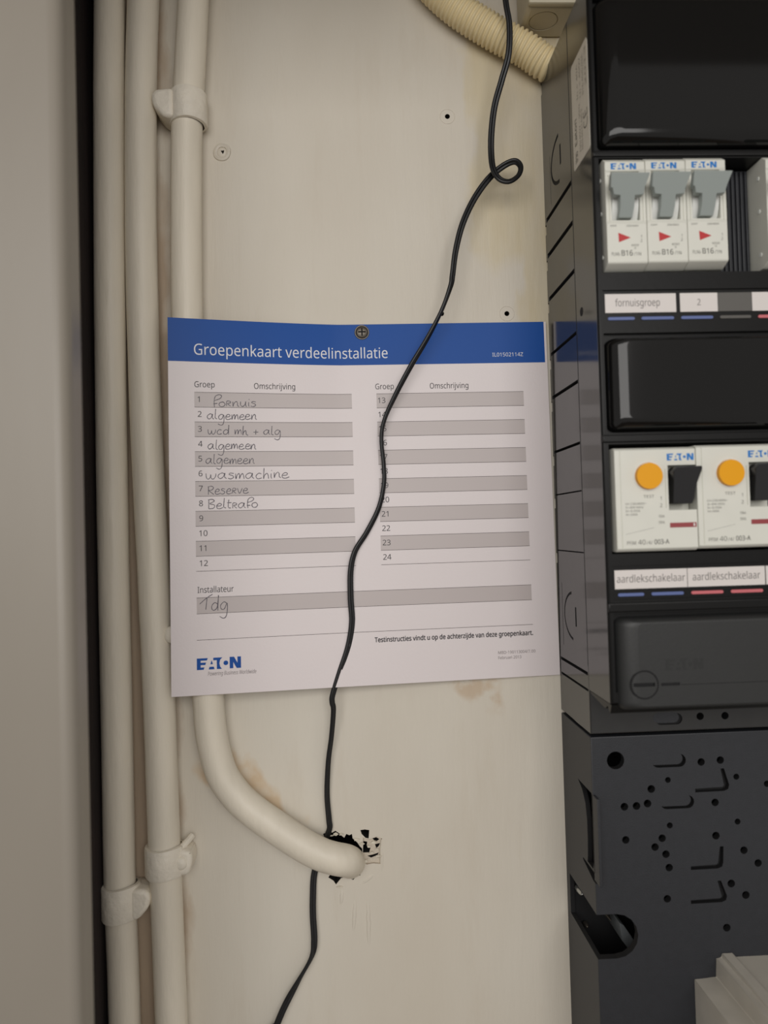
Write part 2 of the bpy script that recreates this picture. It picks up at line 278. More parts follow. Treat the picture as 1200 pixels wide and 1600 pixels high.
# outlines of the printed lettering (units of 1/1000): advance, contours
GLYPH = {
',': (215, [[146,55,136,23,124,-10,111,-42,98,-74,85,-103,33,-103,41,-72,49,-38,56,-3,63,31,68,63,73,93,148,93]]),
'-': (258, [[32,184,32,246,226,246,226,184]]),
'.': (215, [[58,43,61,69,72,85,88,94,107,97,126,94,142,85,153,69,157,43,153,18,142,2,126,-8,107,-11,88,-8,72,2,61,18]]),
'/': (298, [[290,573,77,0,8,0,221,573]]),
'0': (459, [[419,287,417,221,409,163,395,112,376,70,349,37,316,12,276,-3,229,-8,170,1,122,27,86,70,60,129,44,201,39,287,44,373,58,446,83,504,119,547,167,573,229,581,287,573,335,547,372,504,399,446,414,373],[110,287,113,215,121,156,137,111,159,78,190,59,229,52,268,59,298,78,320,110,336,156,345,215,348,287,345,359,336,417,320,463,298,495,268,515,229,521,190,515,159,495,137,463,121,417,113,359]]),
'1': (459, [[285,0,216,0,216,400,216,422,207,487,184,467,169,455,108,405,71,452,226,573,285,573]]),
'2': (459, [[417,0,38,0,38,59,188,210,228,251,261,287,287,320,306,353,318,387,322,424,315,466,294,496,261,514,221,520,181,517,147,506,115,489,83,466,45,513,68,531,94,548,122,561,153,572,186,578,221,581,270,576,313,562,347,540,372,510,388,472,394,428,389,385,375,344,353,305,324,267,288,227,247,185,128,67,128,64,417,64]]),
'3': (459, [[395,439,392,403,381,372,363,347,340,326,310,311,277,302,337,283,379,255,405,214,413,163,407,116,390,74,360,40,318,14,263,-3,193,-8,150,-6,110,-1,72,8,36,23,36,89,74,73,114,61,155,54,194,51,260,59,305,81,331,117,339,164,335,197,320,223,297,242,265,255,226,263,179,265,123,265,123,326,180,326,223,329,259,339,286,356,307,377,319,404,323,434,316,471,295,498,262,516,219,521,190,520,164,515,140,508,117,498,96,487,75,473,39,521,73,544,115,563,163,576,218,581,296,571,352,540,384,495]]),
'4': (459, [[443,130,359,130,359,0,291,0,291,130,17,130,17,190,286,576,359,576,359,193,443,193],[291,374,285,485,276,468,266,451,257,438,86,193,291,193]]),
'5': (459, [[221,351,275,346,322,331,361,307,389,274,407,232,413,183,407,128,387,81,356,43,314,15,261,-2,199,-8,156,-6,116,0,80,10,51,23,51,90,82,74,121,62,161,55,200,52,239,55,274,65,302,82,323,106,336,137,341,176,332,225,306,262,262,284,197,292,173,291,146,288,120,284,99,280,64,302,86,573,373,573,373,508,146,508,132,342,169,348,194,350]]),
'6': (459, [[44,245,46,294,51,342,60,389,75,433,95,474,121,510,155,539,196,562,246,576,306,581,377,573,377,513,257,518,216,504,183,483,158,454,139,419,127,380,119,337,115,291,133,309,150,326,170,339,194,350,223,356,255,358,302,353,342,338,375,313,400,279,416,236,421,184,415,129,399,82,372,44,336,15,291,-2,239,-8,199,-4,163,7,130,26,101,54,77,89,59,133,48,185],[238,51,284,59,320,84,343,125,351,184,344,233,324,271,289,295,241,303,205,299,175,287,150,270,131,248,119,223,115,198,117,172,123,146,133,121,146,99,164,79,185,64,210,55]]),
'7': (459, [[109,0,344,508,35,508,35,573,419,573,419,518,187,0]]),
'8': (459, [[229,581,276,577,318,565,352,546,378,519,395,485,400,443,396,411,385,383,368,359,346,338,320,319,291,303,325,285,355,265,381,242,401,216,414,185,419,148,413,104,395,65,367,34,330,11,284,-3,231,-8,174,-3,126,10,89,33,61,63,45,101,39,146,43,183,56,214,75,241,99,264,128,283,158,299,131,316,107,336,87,358,71,383,61,411,58,444,63,485,80,518,107,545,141,565,182,577],[108,145,116,107,138,76,176,55,229,48,281,55,319,76,342,108,350,148,346,174,335,197,317,217,293,235,264,251,229,265,184,254,157,237,136,219,121,197,111,173],[228,524,188,518,155,502,134,476,127,441,130,414,141,391,157,373,179,357,204,344,232,330,258,343,282,357,302,373,317,392,327,414,330,441,323,476,302,502,270,518]]),
'9': (459, [[417,328,415,279,410,231,401,183,387,139,366,99,340,63,306,33,265,11,214,-3,154,-8,117,-6,97,-4,82,0,82,60,134,50,204,54,245,68,278,90,303,118,322,153,334,192,342,235,346,281,327,263,310,247,290,233,266,223,237,216,204,214,158,219,118,235,85,260,61,294,45,336,40,387,46,443,63,491,90,529,127,557,171,575,223,581,262,577,299,565,332,545,361,518,384,483,402,439,413,388],[223,521,178,513,142,488,118,447,110,388,117,339,137,301,171,277,220,269,256,273,286,285,311,303,330,325,342,349,346,374,344,400,338,426,328,451,315,474,298,493,277,508,252,518]]),
'=': (459, [[45,334,45,391,412,391,412,334],[45,174,45,231,412,231,412,174]]),
'A': (512, [[437,0,368,177,141,177,73,0,0,0,224,575,289,575,512,0],[282,415,269,455,263,473,165,241,346,241]]),
'B': (521, [[241,573,336,565,404,541,445,497,459,431,456,399,446,371,431,347,409,328,382,313,350,304,384,292,415,279,441,261,461,236,474,203,478,163,472,115,454,74,425,42,385,19,337,5,279,0,78,0,78,573],[256,329,318,335,357,352,377,382,384,423,376,463,351,490,308,506,245,511,150,511,150,329],[150,269,150,61,265,61,330,68,371,91,394,125,401,168,398,197,388,221,370,241,344,256,307,266,260,269]]),
'C': (507, [[323,517,280,513,241,502,206,482,178,456,155,423,139,383,129,337,125,286,131,220,147,164,175,117,213,83,262,62,322,55,359,57,394,62,427,69,460,78,460,15,427,5,393,-2,356,-7,312,-8,232,1,166,28,115,72,78,131,56,203,49,287,53,349,67,406,89,456,120,499,159,534,206,559,261,575,324,581,367,578,409,572,448,561,482,547,453,486,425,497,394,508,360,515]]),
'D': (585, [[536,292,528,203,501,131,457,74,399,33,325,8,237,0,78,0,78,573,254,573,335,565,404,540,460,501,502,446,528,377],[460,289,454,359,435,415,404,457,361,487,308,505,244,511,150,511,150,62,228,62,329,76,402,119,446,190]]),
'E': (446, [[398,0,78,0,78,573,398,573,398,509,150,509,150,330,383,330,383,268,150,268,150,63,398,63]]),
'F': (416, [[150,0,78,0,78,573,398,573,398,509,150,509,150,306,383,306,383,243,150,243]]),
'G': (584, [[326,302,524,302,524,22,478,8,431,-1,380,-6,323,-8,241,1,173,28,120,71,81,130,57,202,49,286,58,370,84,442,127,500,186,544,259,571,346,581,392,578,437,572,478,561,516,547,489,484,457,497,421,508,382,515,342,517,278,510,225,489,181,455,150,409,131,353,124,286,130,222,146,166,175,119,216,84,270,62,340,55,375,56,404,59,429,63,452,68,452,238,326,238]]),
'H': (594, [[516,0,443,0,443,267,150,267,150,0,78,0,78,573,150,573,150,330,443,330,443,573,516,573]]),
'I': (272, [[239,0,32,0,32,42,99,57,99,515,32,531,32,573,239,573,239,531,172,515,172,57,239,42]]),
'K': (496, [[496,0,411,0,209,273,150,222,150,0,78,0,78,573,150,573,150,290,174,318,199,345,224,372,249,399,403,573,488,573,261,323]]),
'L': (420, [[78,0,78,573,150,573,150,64,400,64,400,0]]),
'M': (727, [[330,0,142,502,142,461,143,435,144,407,144,377,144,347,144,0,78,0,78,573,184,573,361,103,364,103,544,573,650,573,650,0,578,0,578,352,578,380,579,408,580,435,581,460,583,482,581,501,390,0]]),
'N': (609, [[532,0,447,0,141,476,139,455,141,432,142,406,143,378,144,349,144,320,144,0,78,0,78,573,161,573,467,99,468,137,467,164,466,193,465,223,464,249,464,573,532,573]]),
'O': (626, [[577,287,573,224,561,166,540,116,510,73,473,38,428,13,375,-3,314,-8,251,-3,196,13,151,39,114,73,85,116,65,167,53,224,49,288,56,370,78,442,114,500,166,545,232,572,314,581,393,572,459,545,510,501,547,442,570,370],[125,287,130,220,145,163,171,117,207,83,255,62,314,55,373,62,420,83,456,117,481,163,496,220,501,287,490,384,456,457,398,503,314,518,255,511,207,490,171,457,145,411,130,354]]),
'P': (485, [[229,573,326,562,393,528,431,475,444,404,441,370,433,336,417,306,395,278,364,255,324,238,275,227,216,223,150,223,150,0,78,0,78,573],[223,511,150,511,150,285,208,285,258,288,298,296,330,311,352,334,365,363,370,401,361,449,334,484,289,504]]),
'Q': (626, [[577,287,573,221,559,160,535,108,503,64,461,30,411,6,548,-136,444,-136,334,-7,251,-3,196,13,151,39,114,73,85,116,65,167,53,224,49,288,56,370,78,442,114,500,166,545,232,572,314,581,393,572,459,545,510,501,547,442,570,370],[125,287,130,220,145,163,171,117,207,83,255,62,314,55,373,62,420,83,456,117,481,163,496,220,501,287,490,384,456,457,398,503,314,518,255,511,207,490,171,457,145,411,130,354]]),
'R': (499, [[236,573,301,568,353,555,393,532,422,500,439,460,444,410,440,368,427,334,408,306,385,285,358,269,330,257,487,0,403,0,264,237,150,237,150,0,78,0,78,573],[232,510,150,510,150,298,236,298,296,304,338,325,362,359,370,407,366,440,355,467,336,486,310,500,275,507]]),
'S': (440, [[403,153,396,106,378,66,348,35,307,11,257,-3,198,-8,167,-7,137,-5,109,-1,83,4,61,11,41,19,41,88,73,76,113,65,156,57,201,55,240,57,273,66,298,79,316,98,327,120,330,147,327,173,318,194,302,213,277,230,242,247,196,265,161,279,131,294,106,311,85,330,69,351,57,375,50,403,48,435,54,477,71,513,99,542,136,563,180,576,231,581,276,578,318,572,355,562,389,549,366,487,336,499,302,508,266,515,229,517,196,515,169,507,148,494,133,478,124,457,121,434,124,407,133,386,149,367,172,351,204,335,246,318,293,299,332,279,362,255,385,228,398,194]]),
'T': (446, [[259,0,187,0,187,509,8,509,8,573,437,573,437,509,259,509]]),
'U': (586, [[513,202,507,146,489,95,459,52,416,20,360,-1,290,-8,196,7,128,50,86,118,72,204,72,573,144,573,144,201,154,139,182,93,228,64,294,55,342,59,379,73,407,96,427,126,438,161,442,202,442,573,513,573]]),
'V': (481, [[481,573,277,0,204,0,0,573,75,573,204,205,213,182,220,160,226,139,231,119,236,100,241,80,245,100,250,119,255,140,262,161,269,183,277,207,405,573]]),
'W': (746, [[735,573,583,0,510,0,399,375,394,392,389,410,384,427,352,409,348,391,342,373,234,0,161,0,10,573,85,573,174,223,179,205,183,186,210,137,218,173,222,191,227,209,232,227,333,573,407,573,512,225,518,206,523,187,527,169,532,151,547,107,550,129,555,151,560,175,566,199,572,224,660,573]]),
'X': (470, [[467,0,385,0,233,249,79,0,3,0,193,298,15,573,95,573,236,348,377,573,453,573,276,300]]),
'Z': (459, [[427,0,30,0,30,55,332,508,40,508,40,573,419,573,419,518,118,64,427,64]]),
'_': (356, [[358,-123,-2,-123,-2,-72,358,-72]]),
'a': (450, [[231,437,299,428,347,403,376,358,385,293,385,0,334,0,320,61,298,40,279,22,258,9,234,-1,206,-6,172,-8,136,-5,103,6,75,23,55,48,41,80,37,119,50,176,87,219,152,245,243,257,316,259,316,285,310,330,293,359,265,375,227,380,194,378,163,370,133,359,106,347,84,400,115,414,151,426,190,434],[252,208,184,200,141,182,118,155,110,119,115,87,132,66,157,53,188,49,238,56,279,79,306,117,315,172,315,210]]),
'b': (493, [[139,461,138,435,138,410,136,389,161,398,189,419,226,432,272,437,344,423,401,381,437,312,449,215,444,147,427,91,400,48,365,17,322,-2,272,-8,226,-3,189,10,161,31,139,55,119,0,68,0,68,609,139,609],[260,379,219,374,188,361,165,339,150,308,142,268,139,217,145,144,165,93,202,61,261,51,312,61,348,93,369,145,376,216,369,287,348,338,311,368]]),
'c': (385, [[241,-8,187,-2,139,15,99,45,69,87,50,143,44,213,51,284,71,342,102,385,142,415,191,432,245,438,278,436,309,431,336,424,358,415,337,356,316,363,292,370,267,374,244,376,204,371,172,358,148,335,131,303,120,263,117,213,120,166,131,126,148,94,172,71,202,58,240,53,273,55,302,60,328,68,351,78,351,15,328,5,304,-2,275,-7]]),
'd': (493, [[221,-8,148,6,92,48,56,117,44,214,56,311,93,381,149,424,221,438,253,436,280,429,303,420,323,407,340,391,354,374,354,609,425,609,425,0,368,0,358,58,340,40,323,24,303,11,279,1,252,-6],[232,51,290,60,328,88,348,135,355,200,349,284,329,336,291,369,231,379,181,368,146,334,124,281,117,213,124,144,146,93,181,61]]),
'e': (452, [[234,438,286,432,329,414,364,385,390,346,406,299,411,244,411,201,117,201,127,137,154,90,197,62,254,52,293,54,327,60,359,69,392,82,392,20,359,8,327,-1,292,-6,251,-8,194,-2,143,17,101,48,70,91,51,146,44,212,50,277,68,333,96,378,134,411,181,431],[233,380,188,372,154,348,130,309,119,257,338,257,335,292,326,322,312,346,292,364,266,376]]),
'f': (276, [[266,375,158,375,158,0,87,0,87,375,12,375,12,408,87,432,87,457,92,507,104,547,124,577,152,597,186,609,227,613,252,612,274,609,294,604,310,599,292,544,197,550,175,532,162,502,158,458,158,430,266,430]]),
'g': (493, [[221,438,261,434,297,422,329,402,355,373,369,430,425,430,425,-7,420,-63,404,-109,378,-146,341,-172,293,-187,233,-192,188,-191,147,-186,110,-177,78,-165,78,-100,111,-114,149,-125,191,-132,237,-134,286,-126,324,-101,347,-63,355,-13,329,28,299,8,263,-4,221,-8,147,7,91,51,56,121,44,214,56,306,91,377,147,423],[230,379,197,374,169,359,147,336,130,303,120,262,117,213,124,143,146,92,182,60,232,50,262,52,288,58,309,69,326,85,340,105,349,131,354,161,356,197,353,267,343,309,326,340,302,362,270,374]]),
'h': (496, [[139,431,155,391,174,407,196,420,221,429,247,435,273,437,321,433,360,421,391,400,413,370,426,330,431,280,431,0,361,0,361,275,355,321,338,353,308,372,265,379,222,374,189,360,166,338,150,308,142,269,139,222,139,0,68,0,68,609,139,609]]),
'i': (207, [[139,430,139,0,68,0,68,430],[133,580,142,566,145,546,142,526,133,512,119,504,66,526,63,546,66,566,75,580]]),
'j': (207, [[18,-192,-44,-183,-44,-126,32,-130,51,-120,64,-100,68,-67,68,430,139,430,139,-64,136,-101,126,-133,110,-159,87,-177,56,-189],[63,546,66,566,75,580,133,580,142,566,145,546,142,526,133,512,119,504,66,526]]),
'k': (428, [[138,291,162,252,172,264,326,430,409,430,235,246,421,0,336,0,187,200,138,158,138,0,68,0,68,609,138,609]]),
'l': (207, [[139,0,68,0,68,609,139,609]]),
'm': (750, [[540,438,603,429,649,401,676,352,685,280,685,0,615,0,615,277,610,321,594,353,567,372,528,379,474,369,438,342,418,298,411,237,411,0,342,0,342,277,339,308,332,333,320,353,303,367,281,376,253,379,215,374,185,360,164,338,150,308,141,269,139,223,139,0,68,0,68,430,125,430,136,371,155,392,173,409,194,422,217,431,241,436,266,438,312,433,349,420,378,398,398,366,427,398,461,420,499,433]]),
'n': (496, [[275,438,343,429,391,401,421,352,431,280,431,0,361,0,361,275,355,321,338,353,308,372,265,379,204,368,166,338,146,289,139,223,139,0,68,0,68,430,125,430,136,371,156,392,175,409,198,422,222,431,248,436]]),
'o': (485, [[442,216,438,165,428,121,411,82,388,51,359,25,324,7,285,-4,241,-8,200,-4,163,7,129,25,100,51,77,82,59,121,48,165,44,216,50,282,68,336,97,380,137,412,186,431,244,438,299,431,347,412,387,380,417,336,436,282],[117,216,120,169,130,128,147,95,172,71,203,56,243,51,282,56,314,71,339,95,356,128,366,169,369,216,365,263,355,303,338,335,314,359,282,374,242,379,185,368,147,335,124,284]]),
'p': (493, [[273,438,344,424,401,383,437,313,449,216,444,148,427,93,401,49,365,17,322,-2,272,-8,241,-6,213,1,190,11,170,24,153,38,139,55,139,-192,68,-192,68,430,126,430,136,371,153,389,170,405,189,419,213,429,240,436],[260,379,221,374,190,362,167,342,152,313,142,275,139,229,142,167,150,126,165,93,188,70,220,55,261,51,297,56,326,72,348,98,364,131,373,171,376,217,369,283,348,334,311,367]]),
'r': (331, [[269,438,319,433,310,368,240,371,217,363,195,351,176,334,161,313,149,289,141,261,139,229,139,0,68,0,68,430,126,430,134,351,152,374,170,395,191,413,214,426,240,435]]),
's': (384, [[348,119,343,80,327,49,302,24,268,6,226,-4,176,-8,135,-6,99,-1,68,8,42,19,42,83,70,71,104,60,141,52,178,49,224,53,256,66,274,86,280,112,259,154,239,167,212,180,174,196,135,212,103,228,76,245,57,266,45,292,41,324,52,372,85,408,137,430,202,438,240,436,275,430,308,421,339,409,315,353,287,363,258,372,228,378,197,380,159,377,131,366,114,350,108,328,119,298,133,286,154,274,182,261,219,246,257,231,289,215,314,197,333,176,344,150]]),
't': (289, [[212,50,272,59,272,5,240,-4,219,-7,167,-5,138,4,112,20,91,44,78,79,74,125,74,375,13,375,13,409,75,437,103,528,144,528,144,430,269,430,269,375,144,375,144,127,149,93,163,69,185,54]]),
'u': (496, [[427,430,427,0,370,0,359,57,340,36,321,20,298,8,273,-1,247,-6,220,-8,173,-4,134,8,103,29,81,59,68,99,63,148,63,430,135,430,135,153,141,108,158,76,188,57,230,51,273,55,306,69,330,91,345,121,354,160,357,206,357,430]]),
'v': (407, [[163,0,0,430,75,430,167,176,173,158,180,137,187,116,193,96,198,78,214,96,220,117,227,138,234,158,241,176,332,430,407,430,244,0]]),
'w': (630, [[346,243,341,260,284,242,207,1,127,1,9,431,82,431,141,201,147,178,153,154,158,131,163,109,167,90,277,431,354,431,428,188,434,169,440,149,446,129,451,109,455,90,466,108,471,129,477,153,483,177,489,201,549,431,621,431,502,1,419,1]]),
'y': (409, [[1,430,76,430,169,185,177,164,184,144,191,124,196,105,201,86,205,68,215,91,224,121,234,153,245,186,333,430,409,430,224,-59,207,-97,188,-130,165,-156,138,-176,106,-188,67,-192,9,-186,9,-130,79,-132,99,-126,116,-114,130,-99,142,-80,152,-59,174,-2]]),
'z': (377, [[346,0,31,0,31,47,262,375,45,375,45,430,340,430,340,377,112,55,346,55]]),
'~': (459, [[216,256,189,267,168,273,149,276,108,274,84,264,61,249,40,230,40,293,61,311,83,324,109,332,136,335,159,334,182,330,209,323,242,310,269,299,290,292,349,291,374,302,397,317,418,335,418,273,397,255,374,241,349,233,322,230,299,231,275,235,249,243]]),
}
_tc = {}
def _inside(p, L):
    c = False
    for i in range(len(L)):
        a, b = L[i-1], L[i]
        if (a[1] > p[1]) != (b[1] > p[1]) and p[0] < (b[0]-a[0])*(p[1]-a[1])/(b[1]-a[1])+a[0]: c = not c
    return c
def glyphs(s, bold=0.0, shear=0.0):
    key = (s, bold, shear)
    if key in _tc: return _tc[key]
    vs, fs, x = [], [], 0.0
    for ch in s:
        if ch not in GLYPH: x += .21; continue
        adv, loops = GLYPH[ch]; L = [[(q[i]/1000, q[i+1]/1000) for i in range(0, len(q), 2)] for q in loops if len(q) > 5]
        depth = [sum(_inside(a[0], b) for b in L if b is not a) for a in L]; groups = []
        for a, dd in zip(L, depth):
            area_ = sum(a[i-1][0]*a[i][1]-a[i][0]*a[i-1][1] for i in range(len(a)))
            if (area_ > 0) == (dd % 2 == 1): a.reverse()
            if bold:
                n = len(a); b = []
                for i in range(n):
                    p, q, r = a[i-1], a[i], a[(i+1) % n]; tx, ty = r[0]-p[0], r[1]-p[1]; l = math.hypot(tx, ty) or 1
                    b.append((q[0]+ty/l*bold, q[1]-tx/l*bold))
                a[:] = b
        for k, a in enumerate(L):
            if depth[k] % 2 == 0: groups.append([a]+[h for m, h in enumerate(L) if depth[m] % 2 and _inside(h[0], a)])
        for gr in groups:
            base = len(vs); flatp = [p for q in gr for p in q]
            for t in tessellate_polygon([[Vector((p[0], p[1], 0)) for p in q] for q in gr]): fs.append(tuple(base+i for i in t))
            vs += [(x+p[0]+p[1]*shear, p[1]) for p in flatp]
        x += adv/1000
    _tc[key] = (vs, fs); return _tc[key]
def text(bm, s, x, y, w, fn, h=None, bold=0.0, shear=0.0, cap=.573, centre=False, rot=0):
    """flat lettering: left end x, baseline y, total width w (mm), cap height h; fn(x,y) -> world point"""
    vs, fs = glyphs(s, bold, shear)
    if not vs: return
    x0 = min(v[0] for v in vs); x1 = max(v[0] for v in vs)
    sx = w/(x1-x0) if w else h/cap; sy = h/cap if h else sx
    if centre: x -= (x1-x0)*sx/2
    nv = [bm.verts.new(fn(x+(v[0]-x0)*sx, y+v[1]*sy)) for v in vs]
    for f in fs:
        try: bm.faces.new([nv[i] for i in f])
        except ValueError: pass
LOGO = [[(0, 0), (0, 1), (.86, 1), (.80, .80), (.30, .80), (.30, .62), (.73, .62), (.67, .41), (.30, .41), (.30, .20), (.60, .20), (.53, 0)],
        [(1.06, .45), (1.17, .78), (1.27, .45)], [(.93, 0), (1.0, .22), (1.33, .22), (1.40, 0)],
        [(1.30, 1), (1.30, .78), (1.58, .78), (1.58, 0), (1.97, 0), (1.84, .2), (1.78, .5), (1.84, .8), (2.02, 1)],
        [(2.29+.19*math.cos(2*PI*i/16), .5+.2*math.sin(2*PI*i/16)) for i in range(16)],
        [(2.60, 0), (2.60, 1), (2.95, 1), (3.22, .45), (3.22, 1), (3.5, 1), (3.5, 0), (3.15, 0), (2.88, .55), (2.88, 0)]]
def logo(bm, x, y, w, h, fn):
    for poly in LOGO:
        vs = [bm.verts.new(fn(x+p[0]*w/3.5, y+p[1]*h)) for p in poly]
        for t in tessellate_polygon([[Vector((p[0], p[1], 0)) for p in poly]]): bm.faces.new([vs[i] for i in t])
def flat(d, o=(0, 0, 0)): return lambda x, z: V(x, d, z, o)

# ------------------------------------------------------------------ the setting
X0 = 108.7                                           # left side of the distribution board
bm = NB(); box(bm, -119.5, 900, -12, 0, -Z0, 1100)
wall = struct(link('wall_back', bm, M['wall']))
def pp(l, d=0): return [P(x, y, d) for x, y in l]
ragged = [pp([(505, 1303), (513, 1299), (519, 1301), (524, 1298), (530, 1302), (534, 1306), (538, 1309), (541, 1303), (546, 1305), (550, 1303), (551, 1310), (558, 1316), (562, 1322), (566, 1326), (566, 1340), (563, 1346), (565, 1352), (558, 1362), (550, 1366), (541, 1370), (533, 1372), (529, 1377), (525, 1382), (521, 1376), (513, 1371), (520, 1360), (514, 1330)]),
          pp([(563, 1297), (570, 1296), (577, 1297), (576, 1310), (571, 1309), (565, 1303)]),
          pp([(582, 1312), (588, 1310), (593, 1313), (589, 1316), (585, 1315)]), pp([(586, 1321), (594, 1319), (592, 1324), (588, 1327)]), pp([(574, 1339), (583, 1337), (592, 1334), (590, 1338), (580, 1342)]), pp([(548, 1373), (555, 1371), (552, 1375)]), pp([(558, 1367), (562, 1362), (563, 1368)]),
          pp([(568, 1316), (574, 1317), (573, 1323), (579, 1327), (577, 1334), (567, 1334)])]
c = NB()
for q in ragged: prism(c, q, -20, 5)
for hx, hy in ((699, 182), (690, 490), (792, 490)):
    x, z = P(hx, hy); cyl(c, x, z, 1.35, -9, 5, 12)
cut(wall, c, M['void'])
c = NB()                                             # the paint has chipped off to the filler round the hole
prism(c, pp([(567, 1309), (578, 1311), (588, 1307), (597, 1310), (597, 1330), (595, 1350), (583, 1349), (573, 1351), (567, 1345)]), -1.6, 5)
cut(wall, c, M['chip'])
bm = NB(); box(bm, -160, 900, -60, -40, -Z0, 1100); struct(link('dark_backing', bm, M['gap_dark']))  # dark sheet added behind the wall board, shade put into its colour
bm = NB(); box(bm, -150, -126.8, -40, 128, -Z0, 1100); struct(link('wall_left', bm, M['gap_dark']))
bm = NB(); box(bm, -900, 900, -60, 2500, -Z0-30, -Z0); struct(link('floor', bm, M['floor']))
PX_ = P(119, 0, 114)[0]
bm = NB(); box(bm, -900, PX_, 112, 130, -Z0+4, 345, bev=5.0, seg=5); struct(link('door_1', bm, M['panel']))
bm = NB(); box(bm, -900, 900, 20, 260, 300, 1100, bev=2); struct(link('shade_lintel', bm, M['panel']))  # unseen lintel, added and sized to shade the top of the wall

# small wall details, children of the wall
for hx, hy in ((699, 182), (792, 490)):              # collar of old paint round the screw holes
    x, z = P(hx, hy); bm = NB(); sweep(bm, [(x+3.9*math.cos(a*PI/12), .0, z+3.9*math.sin(a*PI/12)) for a in range(25)], ringprof(.2, 6), cap=False)
    link('paint_collar', bm, M['wall'], wall)
x, z = P(347, 238)
bm = NB(); sweep(bm, [(x+(3.4+.25*math.sin(a*PI/9))*math.cos(a*PI/18), -.25, z+(3.8+.25*math.cos(a*PI/9))*math.sin(a*PI/18)) for a in range(37)], ringprof(1.35, 8), cap=False); link('wall_plug', bm, M['wall'], wall)
bm = NB(); dome(bm, x, z, 2.9, -.4, 1.0, 16); link('plug_filling', bm, M['wall'], wall)
bm = NB(); prism(bm, [(x-.6, z+.5), (x+1.2, z+.7), (x+1.0, z-.4), (x+.4, z-1.1)], .2, .68); link('plug_hole', bm, M['void'], wall)
bm = NB()
for (ax, ay, bx, by, r) in ((556, 1392, 552, 1470, 2.0), (574, 1384, 578, 1500, 2.2), (597, 1312, 597, 1372, 1.2), (535, 1384, 533, 1420, 1.8), (560, 1385, 590, 1362, 1.6)):
    (xa, za), (xb, zb) = P(ax, ay), P(bx, by)
    L_ = [(xa+(xb-xa)*k/14+random.uniform(-.2, .2), -r*.78, za+(zb-za)*k/14) for k in range(15)]
    sweep(bm, L_, ringprof(r, 10), scale=[.25+.75*math.sin(PI*(k+.6)/15.2)**.6 for k in range(15)])
link('filler_ridge', bm, M['wall'], wall)
for (fx, fy, s, tilt) in ((524, 1303, 8, .5), (534, 1303, 7, .8), (556, 1311, 10, .3), (566, 1318, 8, .9), (584, 1316, 9, .3), (589, 1326, 8, .6), (582, 1332, 7, .7), (590, 1337, 9, .4), (570, 1346, 9, .3), (549, 1371, 8, .5), (530, 1385, 7, .2), (518, 1305, 5, .9), (576, 1322, 6, .5)):
    x, z = P(fx, fy); bm = NB(); k = random.randint(4, 6); s /= 5.6
    poly = [(x+s*random.uniform(.5, 1.5)*math.cos(2*PI*i/k), z+s*random.uniform(.25, .8)*math.sin(2*PI*i/k)) for i in range(k)]
    prism(bm, poly, -.3, .15, dfun=lambda q, z=z, t=tilt: .5+t*(q-z)*.35)
    link('paint_flake', bm, M['flake'], wall)

# ------------------------------------------------------------------ pipes
def pipe(name, label, pts, r):
    path = spline(pts, 8)
    bm = NB(); o = (path[0][0], path[0][1], path[0][2])
    sc = [1+.015*noise.noise(Vector((p[2]*.05, p[0]*.1, 3.1))) for p in path]
    sweep(bm, path, ringprof(r, 28), o=o, scale=sc)
    return tag(link(name, bm, M['pipe'], None, o), label, 'pipe')
def PD(l): return [(P(x, y, d)[0], d, P(x, y, d)[1]) for x, y, d in l]
pipe('conduit_pipe', 'outermost cream-painted pipe, leftmost of the three, beside the dark gap', [(-112.5, 9, 900), (-113, 9, 420)]+PD([(170, -60, 9), (171, 0, 9), (170.5, 100, 9), (170.5, 200, 9), (172, 500, 9), (176, 800, 9), (182, 1100, 9), (187, 1370, 9), (192, 1500, 9), (195, 1600, 9), (197, 1660, 9)])+[(-115, 9, -420), (-114, 9, -1490)], 7.7)
pipe('conduit_pipe', 'middle cream-painted pipe, standing between the outer pipe and the card', [(-95, 9, 900), (-95.3, 9, 420)]+PD([(226, -60, 9), (224, 0, 9), (221, 100, 9), (220, 220, 9), (221, 400, 9), (228, 650, 9), (240, 900, 9), (249, 1100, 9), (256, 1300, 9), (262, 1450, 9), (268, 1600, 9), (270, 1660, 9)])+[(-94, 9, -420), (-94, 9, -1490)], 7.9)
pipe('conduit_pipe', 'cream-painted pipe running behind the card and bending into the hole in the wall', [(-70, 8.4, 900), (-70.5, 8.4, 420)]+PD([(304, -60, 8.4), (302, 0, 8.3), (297, 100, 8.2), (292, 200, 8), (291, 300, 8), (292, 480, 8), (299, 650, 8), (309, 850, 8), (318, 980, 8), (325.5, 1090, 8.2), (331, 1150, 8.5), (346, 1207, 9), (370, 1243, 9.5), (397, 1268, 10.2), (432, 1293, 11), (468, 1317, 11.8), (500, 1334, 12.2), (522, 1341, 12.0), (538, 1344, 9.5), (545, 1346, 4), (547, 1347, -2), (548, 1348, -11)]), 7.9)

